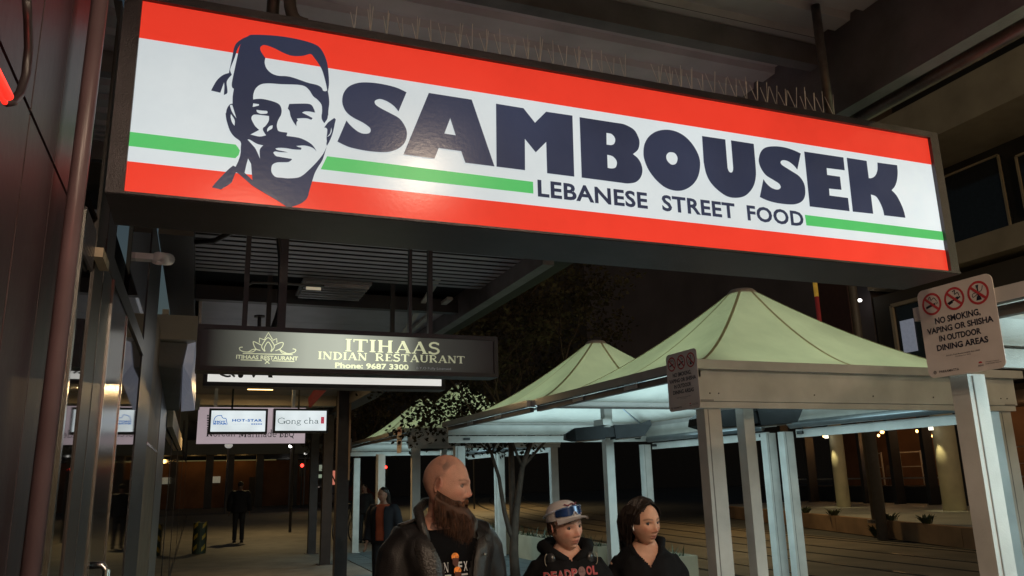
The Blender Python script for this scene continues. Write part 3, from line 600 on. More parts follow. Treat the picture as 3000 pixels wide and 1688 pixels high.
q = MB(); q.tube([oY(759,965,5.3), oY(760,930,5.3)], .012, 8); q.build('pipe', cond, sp)
q = MB(); q.tube([oY(760,930,5.3), oY(760,925,5.3)], .034, 12); q.build('head', cond, sp)

# ------------------------------------------------------------------ the big illuminated sign (face in plane Y = 2.5)
SY = 2.5
bs = thing('illuminated_sign', 'long backlit red, white and green sign with portrait emblem and large navy lettering', 'sign', (1.43, 2.6, 2.45))
navy = lightbox_mat('navy vinyl', lin(46,53,76), .85, .2, 2.5, .2, .03)
redv = lightbox_mat('red vinyl', (.76,.04,.02), .9, .08, 1.5, .2, .02)
greenv = lightbox_mat('green vinyl', (.07,.45,.12), .95, .06, 1.5, .3, .05)
facem = lightbox_mat('opal sign face', (.60,.67,.70), .96, .2, .8, .2, .02)
X0, X1, Z0, Z1 = -.255, 3.11, 2.512, 3.16
q = MB(); q.box(X0, X1, SY, SY+.02, Z0, Z1); q.build('face_panel', facem, bs)
q = MB(); q.box(X0, X1, SY+.26, SY+.28, Z0, Z1); q.build('face_panel', facem, bs)
case = mat('sign case', (.05,.042,.05), .34, .2, .25, 10, .25, 250)
for (x0,x1,z0,z1) in ((X0-.05, X1+.05, Z1, Z1+.03), (X0-.05, X1+.05, Z0-.012, Z0), (X0-.05, X0, Z0, Z1), (X1, X1+.05, Z0, Z1)):
    q = MB(); q.box(x0, x1, SY-.018, SY+.298, z0, z1); q.build('case_side', case, bs)
q = MB(); q.box(X0-.05, X1+.05, SY-.024, SY-.0185, Z0-.010, Z0-.002); q.build('case_lip', case, bs)
def stripe(x0, x1, z0, z1, m_, dz0=0, dz1=0, d=.0015):
    q = MB(); q.prism([(x0+dz0,z0),(x1,z0),(x1,z1),(x0,z1)], (0,SY-.0008,0), (1,0,0), (0,0,1), d); return q.build('stripe', m_, bs)
for sgn in (1,):
    stripe(X0, X1, 3.03, Z1, redv); stripe(X0, X1, Z0, 2.613, redv)
    q = MB(); q.prism([(X0,2.663),(.052,2.663),(.061,2.675),(.064,2.69),(.058,2.7),(.05,2.709),(X0,2.709)], (0,SY-.0008,0), (1,0,0), (0,0,1), .0015); q.build('stripe', greenv, bs)
    q = MB(); q.prism([(.319,2.659),(1.08,2.659),(1.08,2.704),(.338,2.707)], (0,SY-.0008,0), (1,0,0), (0,0,1), .0015); q.build('stripe', greenv, bs)
    q = MB(); q.prism([(2.327,2.657),(X1,2.660),(X1,2.702),(2.325,2.703)], (0,SY-.0008,0), (1,0,0), (0,0,1), .0015); q.build('stripe', greenv, bs)
for k, L in GL.items():
    vs, fs = fill2d([[(x/1000, y/1000) for x, y in spline_pts(s)] for s in L])
    q = MB(); place2d(q, (vs, fs), (0, SY-.004, 0), (1,0,0), (0,0,1))
    q.build('portrait_emblem' if k.startswith('face') else 'letter', navy, bs)
# small lettering, each word a part
q0 = 1.097
for word, xa, xb in (('LEBANESE', 1.097, 1.558), ('STREET', 1.623, 1.965), ('FOOD', 2.025, 2.312)):
    q = MB(); place2d(q, text2d(word, xb-xa, .067, .028, 1.06), (xa, SY-.004, 2.648), (1,0,0), (0,0,1)); q.build('lettering', navy, bs)
# mirrored stripes on the back face
for z0, z1, m_ in ((3.03, Z1, redv), (Z0, 2.613, redv), (2.66, 2.705, greenv)):
    q = MB(); q.box(X0, X1, SY+.281, SY+.2825, z0, z1); q.build('stripe', m_, bs)
# hanger rods
for px, lab in ((2425, 'round steel hanger pipe above the right end of the big sign'), (620, 'hanger pipe above the left end of the big sign')):
    p = oY(px, 300, SY+.14) if px > 1000 else Vector((.15, SY+.14, 3.2)); q = MB(); q.tube([(p.x,SY+.14,3.192),(p.x,SY+.14,3.86)], .022, 12); tag(q.build('hanger_pipe', mat('worn steel pipe', (.14,.12,.12), .4, .4, .3, 20), smooth=True), lab, 'pipe')
# bird spikes
bsp = thing('bird_spikes', 'rows of thin bird deterrent wires along the top edge of the big sign', 'bird spikes', (1.6, 2.52, 3.193))
wire = mat('spike wire', (.9,.86,.82), .4, 0)
x = .42; prot = []
q = MB(); q.box(.35, 2.78, SY+.0, SY+.03, 3.193, 3.197); q.build('base_strip', mat('clear strip', (.2,.18,.16), .4), bsp)
while x < 2.62:
    if not (1.52 < x < 1.62):
        q = MB(); c = Vector((x, SY+.015, 3.197)); hh = .11
        for dx, dy in ((rnd.uniform(-.006,.006), -.01), (rnd.uniform(-.022,-.004), .02), (rnd.uniform(.004,.022), .0))[:rnd.choice((2,3,3))]:
            q.tube([c, c+Vector((dx, dy, hh*rnd.uniform(.72,1.05)))], .0015, 4)
        q.build('spike', wire, bsp)
    x += rnd.uniform(.048,.06)

# downlights in the awning behind the viewer (first mirrored in sign, others added)
lm = mat('warm lamp lens', (.9,.8,.6), .5, emit=(1,.80,.45), es=1.2)
for k, (lx, ly, e, lab) in enumerate(((1.38, -.28, 55, 'round warm downlight in the awning just in front of the big sign'), (.25, -2.2, 105, 'added round warm downlight in the awning behind the viewer'), (.7, -3.4, 170, 'rearmost added warm downlight at the street side of the awning'))):
    dl = thing('downlight', lab, 'lamp', (lx, ly, 3.85), group='awning downlights')
    q = MB(); q.tube([(lx,ly,3.85),(lx,ly,3.87)], .09, 20); q.build('rim', black_metal, dl, smooth=False)
    q = MB(); q.tube([(lx,ly,3.846),(lx,ly,3.8495)], .06, 20); q.build('lens', lm, dl)
    lamp('downlight_beam', 'AREA', (lx, ly, 3.84), e, (1,.76,.54), .14, dl)

t = thing('street_lamp', 'added warm street lamp on the kerb behind the viewer', 'street lamp', (4.6,-5.2,0)); q = MB(); q.tube([(4.6,-5.2,0),(4.6,-5.2,4.6),(4.2,-4.9,4.75)], .05, 8); q.build('pole', black_metal, t)  # unseen lamp added to warm the gazebo front and faces
q = MB(); q.box(3.9, 4.3, -5.0, -4.7, 4.74, 4.82); q.build('head', black_metal, t)
lamp('added_street_lamp_light', 'SPOT', (4.1, -4.85, 4.7), 620, (1,.74,.5), .16, t, (R(38), 0, R(-8)), R(150))
# ------------------------------------------------------------------ other hanging signs along the street
def case_frame(t, x0, x1, z0, z1, y0, d, th, m_):
    for (a, b_, c, e) in ((x0-th,x1+th,z1,z1+th),(x0-th,x1+th,z0-th,z0),(x0-th,x0,z0,z1),(x1,x1+th,z0,z1)):
        q = MB(); q.box(a, b_, y0-.01, y0+d, c, e); q.build('frame', m_, t)
si = thing('restaurant_sign', 'charcoal hanging sign with lotus emblem and cream serif lettering, half its tubes lit', 'sign', (.9, 5, 2.3))
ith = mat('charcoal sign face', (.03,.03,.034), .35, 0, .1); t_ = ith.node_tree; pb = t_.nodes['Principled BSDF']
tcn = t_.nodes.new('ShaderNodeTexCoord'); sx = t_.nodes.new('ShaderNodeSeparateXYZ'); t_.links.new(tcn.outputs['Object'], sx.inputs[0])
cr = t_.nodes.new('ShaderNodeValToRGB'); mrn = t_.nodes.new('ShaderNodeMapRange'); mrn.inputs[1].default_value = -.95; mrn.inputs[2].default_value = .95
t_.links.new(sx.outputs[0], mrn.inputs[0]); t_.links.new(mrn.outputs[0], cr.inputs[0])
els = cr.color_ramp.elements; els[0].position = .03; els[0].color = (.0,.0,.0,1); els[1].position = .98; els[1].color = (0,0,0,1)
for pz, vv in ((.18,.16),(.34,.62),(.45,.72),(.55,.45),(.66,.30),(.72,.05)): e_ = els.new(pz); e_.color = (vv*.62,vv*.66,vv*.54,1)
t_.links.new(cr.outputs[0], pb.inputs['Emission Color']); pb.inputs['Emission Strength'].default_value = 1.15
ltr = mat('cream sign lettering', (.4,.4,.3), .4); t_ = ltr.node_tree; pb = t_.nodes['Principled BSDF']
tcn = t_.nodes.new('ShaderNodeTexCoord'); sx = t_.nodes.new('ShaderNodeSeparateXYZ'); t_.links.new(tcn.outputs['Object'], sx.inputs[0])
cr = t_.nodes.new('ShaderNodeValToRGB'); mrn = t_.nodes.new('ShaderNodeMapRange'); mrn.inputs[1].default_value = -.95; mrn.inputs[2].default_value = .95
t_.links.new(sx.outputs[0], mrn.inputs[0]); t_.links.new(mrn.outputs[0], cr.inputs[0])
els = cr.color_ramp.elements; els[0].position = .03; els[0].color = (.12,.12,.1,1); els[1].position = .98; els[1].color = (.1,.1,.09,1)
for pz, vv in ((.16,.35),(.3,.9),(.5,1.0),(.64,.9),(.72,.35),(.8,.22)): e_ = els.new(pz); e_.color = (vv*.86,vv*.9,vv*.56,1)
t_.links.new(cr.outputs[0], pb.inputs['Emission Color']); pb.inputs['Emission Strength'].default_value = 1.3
ix0, ix1, iz0, iz1 = -.02, 1.83, 2.345, 2.567
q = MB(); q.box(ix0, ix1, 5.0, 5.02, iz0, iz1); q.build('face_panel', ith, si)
case_frame(si, ix0, ix1, iz0, iz1, 5.0, .16, .028, black_metal)
def sgn(sh, X, Y, Z, nm, parent, m_): q = MB(); place2d(q, sh, (X, Y, Z), (1,0,0), (0,0,1)); return q.build(nm, m_, parent)
def I(px, py): p = oY(px, py, 4.996); return p.x, p.z
for wd, pa, pb_, h, wt in (('ITIHAAS', (1012,1021), (1288,1028), .079, 1.0),):
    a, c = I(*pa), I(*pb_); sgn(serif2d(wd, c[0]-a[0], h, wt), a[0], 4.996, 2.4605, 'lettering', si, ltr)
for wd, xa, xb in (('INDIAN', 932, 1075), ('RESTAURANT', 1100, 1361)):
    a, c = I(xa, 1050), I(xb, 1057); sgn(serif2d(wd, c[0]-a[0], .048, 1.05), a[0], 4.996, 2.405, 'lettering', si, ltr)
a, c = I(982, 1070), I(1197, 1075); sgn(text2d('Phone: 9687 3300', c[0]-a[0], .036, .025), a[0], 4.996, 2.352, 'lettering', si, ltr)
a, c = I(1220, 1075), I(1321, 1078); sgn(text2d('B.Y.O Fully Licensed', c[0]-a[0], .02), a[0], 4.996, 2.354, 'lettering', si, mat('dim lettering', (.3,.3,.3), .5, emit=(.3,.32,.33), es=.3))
a, c = I(692, 1043), I(873, 1050); sgn(text2d('ITIHAAS RESTAURANT', c[0]-a[0], .025, .03), a[0], 4.996, 2.392, 'lettering', si, ltr)
# lotus emblem from strokes; crop coordinates of the survey
def L_(x, y): return I(680+x/6.779, 960+y/6.779)
petals = [[(650,475),(590,400),(610,320),(715,200),(820,320),(835,400),(770,480)], [(655,470),(640,400),(715,285),(790,400),(765,475)], [(640,240),(720,100),(800,235)],
 [(540,300),(545,210),(640,245)], [(890,300),(885,220),(800,255)], [(580,350),(480,300),(420,280),(435,360),(480,430),(560,455)], [(840,355),(930,310),(1010,300),(1000,370),(940,430),(860,460)],
 [(480,430),(400,440),(330,480),(250,485),(160,450),(150,400),(210,390)], [(480,430),(420,480),(340,490),(250,485)], [(940,435),(1030,490),(1120,520),(1240,490),(1260,440),(1200,425)], [(940,435),(1000,510),(1120,520)],
 [(210,515),(700,530),(1200,540)], [(170,643),(590,655)], [(790,662),(1235,675)], [(645,640),(740,720)], [(745,640),(650,720)]]
def stroke2d(paths, wdt):
    vs, fs = [], []
    for path in paths:
        n = len(path); base = len(vs)
        for i in range(n):
            a = Vector(path[max(i-1,0)]); b_ = Vector(path[min(i+1,n-1)]); d = (b_-a).normalized(); nn = Vector((-d.y,d.x))*wdt/2; p = Vector(path[i])
            vs += [(*(p+nn), len(fs)*.00004), (*(p-nn), len(fs)*.00004)]
        for i in range(n-1): fs.append((base+2*i, base+2*i+1, base+2*i+3, base+2*i+2))
    return vs, fs
def smooth_path(path):
    if len(path) < 3: return path
    out = []
    for i in range(len(path)-1):
        p0, p1, p2, p3 = path[max(i-1,0)], path[i], path[i+1], path[min(i+2,len(path)-1)]
        for j in range(4):
            t = j/4; out.append(tuple(.5*((2*p1[a])+(-p0[a]+p2[a])*t+(2*p0[a]-5*p1[a]+4*p2[a]-p3[a])*t*t+(-p0[a]+3*p1[a]-3*p2[a]+p3[a])*t**3) for a in (0,1)))
    out.append(path[-1]); return out
q = MB(); place2d(q, stroke2d([[L_(*p) for p in (smooth_path(P) if k not in (2,3,4,11,12,13,14,15) else P)] for k, P in enumerate(petals)], .0055), (0,4.995,0), (1,0,0), (0,0,1)); q.build('lotus_emblem', ltr, si)
for px, w_, lab in ((823, .05, 'thick black hanger post above the left part of the dark restaurant sign'), (1259, .03, 'tall black hanger post above the right part of the dark restaurant sign'), (715, .03, 'slim black hanger post left of the sprinkler'), (1200, .02, 'thin black hanger post near the right end, left of the taller one')):
    p = oY(px, 962, 5.08); q = MB(); q.box(p.x-w_/2, p.x+w_/2, 5.06, 5.1, 2.596, 3.6); tag(q.build('hanger_post', black_metal), lab, 'post')

# white sign with part of black lettering, behind
s2 = thing('white_sign', 'white backlit sign with cut off black lettering showing below the dark restaurant sign', 'sign', (1.04, 7, 2.45))
wht = lightbox_mat('white lightbox face', (.80,.79,.74), .86, .05)
q = MB(); q.box(.035, 2.045, 7.0, 7.02, 2.492, 2.88); q.build('face_panel', wht, s2); case_frame(s2, .035, 2.045, 2.492, 2.88, 7.0, .18, .035, black_metal)
bl_ = mat('black vinyl', (.01,.01,.01), .4)
def S2(px, py): p = oY(px, py, 6.996); return p.x, p.z
q = MB(); place2d(q, stroke2d([smooth_path([S2(645,1096),S2(657,1101),S2(668,1103),S2(676,1101)]), smooth_path([S2(682,1083),S2(678,1094),S2(688,1104)])], .016), (0,6.996,0), (1,0,0), (0,0,1)); 
c = S2(705,1100); q.prism([(c[0]+.022*math.cos(a), c[1]+.022*math.sin(a)) for a in [2*PI*k/14 for k in range(14)]], (0,6.996,0), (1,0,0), (0,0,1), .001)
q.prism([S2(730,1081), S2(741,1106), S2(745,1106), S2(757,1083)], (0,6.996,0), (1,0,0), (0,0,1), -.001); q.prism([S2(783,1082), S2(786,1106), S2(799,1107), S2(794,1082)], (0,6.996,0), (1,0,0), (0,0,1), -.001)
q.prism([S2(1150,1088), S2(1145,1097), S2(1148,1097), S2(1156,1088)], (0,6.996,0), (1,0,0), (0,0,1), -.001); q.prism([S2(1214,1090), S2(1215,1098), S2(1219,1098), S2(1219,1090)], (0,6.996,0), (1,0,0), (0,0,1), -.001)
q.build('lettering', bl_, s2)
for x_ in (.5, 1.6):
    q = MB(); q.box(x_-.02, x_+.02, 7.07, 7.1, 2.92, 3.45); tag(q.build('hanger_post', black_metal), 'short black hanger post of the white sign, %s one' % ('left' if x_ < 1 else 'right'), 'post')

# paired small light boxes
def T(px, py): p = oY(px, py, 11.996); return p.x, p.z
lb = lightbox_mat('cool lightbox face', (.78,.86,.88), .92, .16, 3)
s3 = thing('light_box_sign', 'small backlit sign with blue dome emblem and blue lettering', 'sign', (.5, 12, 2.35))
xa, za = T(616,1265); xb, zb = T(779,1204)
q = MB(); q.box(xa, xb, 12.0, 12.02, za, zb); q.build('face_panel', lb, s3); case_frame(s3, xa, xb, za, zb, 12.0, .16, .03, black_metal)
blue = mat('blue vinyl', (.01,.12,.45), .4, emit=(.01,.16,.55), es=.6)
def H_(x, y): return T(570+x/6.283, 1170+y/6.283)
a, c = H_(692,412), H_(1243,412); sgn(text2d('HOT-STAR', c[0]-a[0], .038, .035, 1.1), a[0], 11.996, a[1], 'lettering', s3, blue)
a, c = H_(692,465), H_(1005,465); sgn(text2d('Large Fried Chicken', c[0]-a[0], .013), a[0], 11.996, a[1], 'lettering', s3, mat('faint grey lettering', (.3,.33,.36), .5, emit=(.4,.45,.5), es=.6))
q = MB()
for k in range(5):
    a = H_(1042+k*42, 465); q.box(a[0], a[0]+.024, 11.994, 11.997, a[1], a[1]+.014)
q.build('tag_line_mark', blue, s3)
dome = [(350,465),(355,400),(375,340),(420,305),(480,297),(500,300),(505,325),(530,350),(575,352),(590,400),(600,465)]
q = MB(); place2d(q, stroke2d([[H_(*p) for p in smooth_path(dome)]], .009), (0,11.996,0), (1,0,0), (0,0,1)); q.build('dome_emblem', blue, s3)
a, c = H_(372,432), H_(572,432); sgn(text2d('HOT', c[0]-a[0], .028, .05), a[0], 11.995, a[1], 'lettering', s3, blue)
a, c = H_(350,466), H_(598,466); sgn(text2d('STAR', c[0]-a[0], .022, .06), a[0], 11.994, a[1], 'lettering', s3, blue)
s4 = thing('light_box_sign', 'small backlit sign with thin serif lettering and a red seal', 'sign', (1.4, 12, 2.35))
xa, za = T(806,1262); xb, zb = T(957,1204)
q = MB(); q.box(xa, xb, 12.0, 12.02, za, zb); q.build('face_panel', lb, s4); case_frame(s4, xa, xb, za, zb, 12.0, .16, .03, black_metal)
dk = mat('dark green black vinyl', (.02,.035,.035), .4, emit=(.03,.07,.07), es=.6)
a, c = H_(1530,452), H_(1962,452); sgn(serif2d('Gong', c[0]-a[0], .088, 1.25), a[0], 11.996, a[1], 'lettering', s4, dk)
a, c = H_(2015,447), H_(2282,447); sgn(serif2d('cha', c[0]-a[0], .086, 1.25), a[0], 11.996, a[1], 'lettering', s4, dk)
a, c = H_(2325,447), H_(2386,325); q = MB(); q.box(a[0], c[0], 11.994, 11.997, a[1], c[1]); q.build('red_seal', mat('red seal', (.45,.03,.05), .4, emit=(.55,.04,.08), es=.7), s4)
q = MB(); q.box(a[0]+.02, c[0]-.02, 11.992, 11.9935, (a[1]+c[1])/2+.015, c[1]-.015); q.box(a[0]+.02, c[0]-.02, 11.992, 11.9935, a[1]+.015, (a[1]+c[1])/2-.012); q.build('seal_marks', mat('pink mark', (.6,.25,.28), .5, emit=(.7,.3,.35), es=.5), s4)
for px, lab in ((680, 'black hanger rod of the blue lettered light box'), (875, 'pale hanger rod above the serif lettered light box')):
    p = oY(px, 1200, 12.1); q = MB(); q.tube([(p.x,12.1,2.72),(p.x,12.1,3.45)], .014, 8); tag(q.build('hanger_rod', black_metal if px < 700 else tan_m), lab, 'rod')
# pink white BBQ sign beyond
def K(px, py): p = oY(px, py, 12.996); return p.x, p.z
s5 = thing('pink_sign', 'pale pink hanging sign with black serif lettering behind the two light boxes', 'sign', (.75, 13, 2.27))
kx0, kz0 = K(577,1297); kx1, kz1 = K(892,1192)
q = MB(); q.box(-.034, 1.56, 13.0, 13.02, 2.275, 2.825); q.build('face_panel', lightbox_mat('pink lightbox face', (.50,.40,.43), .72, .14, 1.2), s5)
q = MB(); q.box(-.034, 1.56, 13.02, 13.12, 2.275, 2.825); q.build('case', mat('grey sign case', (.15,.15,.16), .5), s5)
a, c = K(605,1276), K(690,1276); dkk = mat('black green lettering', (.015,.02,.02), .5)
a, c = K(604,1279), K(689,1280); sgn(serif2d('Korean', c[0]-a[0], .115, 1.3), a[0], 12.996, a[1], 'lettering', s5, dkk)
a, c = K(699,1281), K(810,1281); sgn(serif2d('Marinade', c[0]-a[0], .115, 1.3), a[0], 12.996, a[1], 'lettering', s5, dkk)
a, c = K(819,1281), K(861,1282); sgn(serif2d('BBQ', c[0]-a[0], .1, 1.3), a[0], 12.996, a[1], 'lettering', s5, dkk)
for k in range(6):
    a = K(609, 1218+k*7); q = MB(); q.box(a[0]-.012, a[0]+.012, 12.99, 12.998, a[1]-.012, a[1]+.01); q.build('side_mark', dkk, s5)
for px, lab in ((632, 'beige hanger post at the left of the pink sign'), (860, 'beige hanger post at the right of the pink sign')):
    p = oY(px, 1180, 13.06); q = MB(); q.box(p.x-.025, p.x+.025, 13.03, 13.09, 2.83, 3.4); tag(q.build('hanger_post', cream_m), lab, 'post')
# far awning with tube light
fa = thing('far_awning', 'grey awning ceiling further down the footpath with a warm lit beam', 'awning', (1, 16, 3.4))
for (y0,y1) in ((12.3,14.2),(14.21,16.6),(17.0,20),(20.01,24)):
    q = MB(); q.box(-.3, 2.9, y0, y1, 3.4, 3.42); q.build('ceiling_panel', mat('warm grey ceiling', (.26,.24,.22), .6, 0, .1, 2), fa)
q = MB(); q.box(-.3, 2.9, 16.62, 16.98, 3.2, 3.42); q.build('cross_beam', cream_m, fa)
q = MB(); q.box(-.3, 3.0, 12.3, 24, 3.44, 3.5); q.build('roof', dark_wall, fa)
q = MB(); q.box(-.3, 3.0, 23.8, 24, 2.9, 3.44); q.build('end_beam', dark_wall, fa)
q = MB(); q.box(2.6, 2.9, 12.3, 24, 3.1, 3.4); q.build('edge_beam', dark_wall, fa)
tl = thing('tube_light', 'short warm glowing tube light on the far awning ceiling', 'lamp', (.99,15.15,3.35))
q = MB(); q.tube([(.77,15.15,3.36),(1.21,15.15,3.36)], .022, 10); q.build('tube', mat('warm tube', (.9,.7,.4), .5, emit=(1,.62,.22), es=6), tl)
q = MB(); q.box(.75, 1.23, 15.13, 15.17, 3.385, 3.4); q.build('batten', cream_m, tl)
lamp('tube_glow', 'AREA', (.99,15.15,3.33), 60, (1,.66,.3), .45, tl, sy=.05)
rb = [oY(960,1130,14), oY(905,1190,14), oY(908,1140,14)]
q = MB(); a = [oX(928,1130,1.75), oX(962,1130,2.0), oX(905,1193,1.72), oX(902,1168,1.66)]
q.add([a[0], a[1], a[2], a[3]] + [v+Vector((.04,.04,0)) for v in a], [(0,1,2,3),(7,6,5,4),(0,4,5,1),(1,5,6,2),(2,6,7,3),(3,7,4,0)])
tag(q.build('red_bulkhead', mat('glowing red bulkhead paint', (.34,.05,.03), .5, emit=(.5,.05,.02), es=.06)), 'slanting red board under the far awning edge', 'board')  # slight emission in the red makes the unlit board glow
# three black awning posts
for (x_, y_, w_, lab) in ((2.72, 20.6, .19, 'black awning post, leftmost and farthest of the three'), (2.62, 17.7, .2, 'black awning post, middle one of the three'), (2.52, 15.2, .22, 'black awning post, nearest of the three, with a small plate')):
    t = thing('awning_post', lab, 'post', (x_,y_,0), group='black awning posts')
    q = MB(); q.box(x_-w_/2, x_+w_/2, y_-w_/2, y_+w_/2, .012, 3.4); q.build('shaft', dark_paint, t)
    q = MB(); q.box(x_-w_/2-.06, x_+w_/2+.06, y_-w_/2-.06, y_+w_/2+.06, 0, .012); q.build('base_plate', dark_paint, t)
    if y_ < 16:
        p = oY(1018, 1306, y_); q = MB(); q.box(p.x-.075, p.x+.075, y_-.02, y_, p.z-.13, p.z+.13); q.build('plate', mat('faded grey plate', (.2,.18,.17), .6), t)
        q = MB(); place2d(q, text2d('H', .07, .13, .03), (p.x-.035, y_-.023, p.z-.065), (1,0,0), (0,0,1)); q.build('lettering', dark_wall, t)
        q = MB(); q.box(x_-.02+w_/2, x_+.01+w_/2, y_-w_/2-.02, y_-w_/2, 1.7, 3.38); q.build('edge_trim', mat('rusty edge', (.3,.2,.12), .4, .4), t)
# ------------------------------------------------------------------ gazebos (dining tents)
canopy_m = bpy.data.materials.new('tent canopy fabric'); canopy_m.use_nodes = True; t_ = canopy_m.node_tree; t_.nodes.clear()
out = t_.nodes.new('ShaderNodeOutputMaterial'); df = t_.nodes.new('ShaderNodeBsdfDiffuse'); tr = t_.nodes.new('ShaderNodeBsdfTranslucent'); ad = t_.nodes.new('ShaderNodeAddShader')
tcn = t_.nodes.new('ShaderNodeTexCoord'); nz = t_.nodes.new('ShaderNodeTexNoise'); nz.inputs['Scale'].default_value = 1.6; nz.inputs['Detail'].default_value = 4; t_.links.new(tcn.outputs['Object'], nz.inputs['Vector'])
mp = t_.nodes.new('ShaderNodeMapRange'); mp.inputs[1].default_value=.3; mp.inputs[2].default_value=.7; mp.inputs[3].default_value=.84; mp.inputs[4].default_value=1.1; t_.links.new(nz.outputs['Fac'], mp.inputs[0])
for nd, colr in ((df, (.50,.49,.45)), (tr, (.25,.215,.105))):
    vm = t_.nodes.new('ShaderNodeVectorMath'); vm.operation = 'SCALE'; vm.inputs[0].default_value = colr; t_.links.new(mp.outputs[0], vm.inputs['Scale']); t_.links.new(vm.outputs[0], nd.inputs['Color'])
n3 = t_.nodes.new('ShaderNodeTexNoise'); n3.inputs['Scale'].default_value = 5; n3.inputs['Detail'].default_value = 3; n3.inputs['Distortion'].default_value = 1.2
t_.links.new(tcn.outputs['Object'], n3.inputs['Vector']); bp_ = t_.nodes.new('ShaderNodeBump'); bp_.inputs['Strength'].default_value = .35; bp_.inputs['Distance'].default_value = .03
t_.links.new(n3.outputs['Fac'], bp_.inputs['Height']); t_.links.new(bp_.outputs[0], df.inputs['Normal']); t_.links.new(bp_.outputs[0], tr.inputs['Normal'])
t_.links.new(df.outputs[0], ad.inputs[0]); t_.links.new(tr.outputs[0], ad.inputs[1]); t_.links.new(ad.outputs[0], out.inputs[0])
seam_m = canopy_m.copy(); seam_m.name = 'canopy seam tape'
for nd in seam_m.node_tree.nodes:
    if nd.type == 'VECT_MATH': v_ = nd.inputs[0].default_value; nd.inputs[0].default_value = (v_[0]*.74, v_[1]*.64, v_[2]*.62)
led = mat('cool led strip', (.8,.9,.9), .5, emit=(.66,.93,1), es=2.5)
roller_m = mat('silver blind roller', (.32,.35,.38), .28, .75, .1, 5)
clip_m = mat('black plastic clip', (.02,.02,.02), .4)

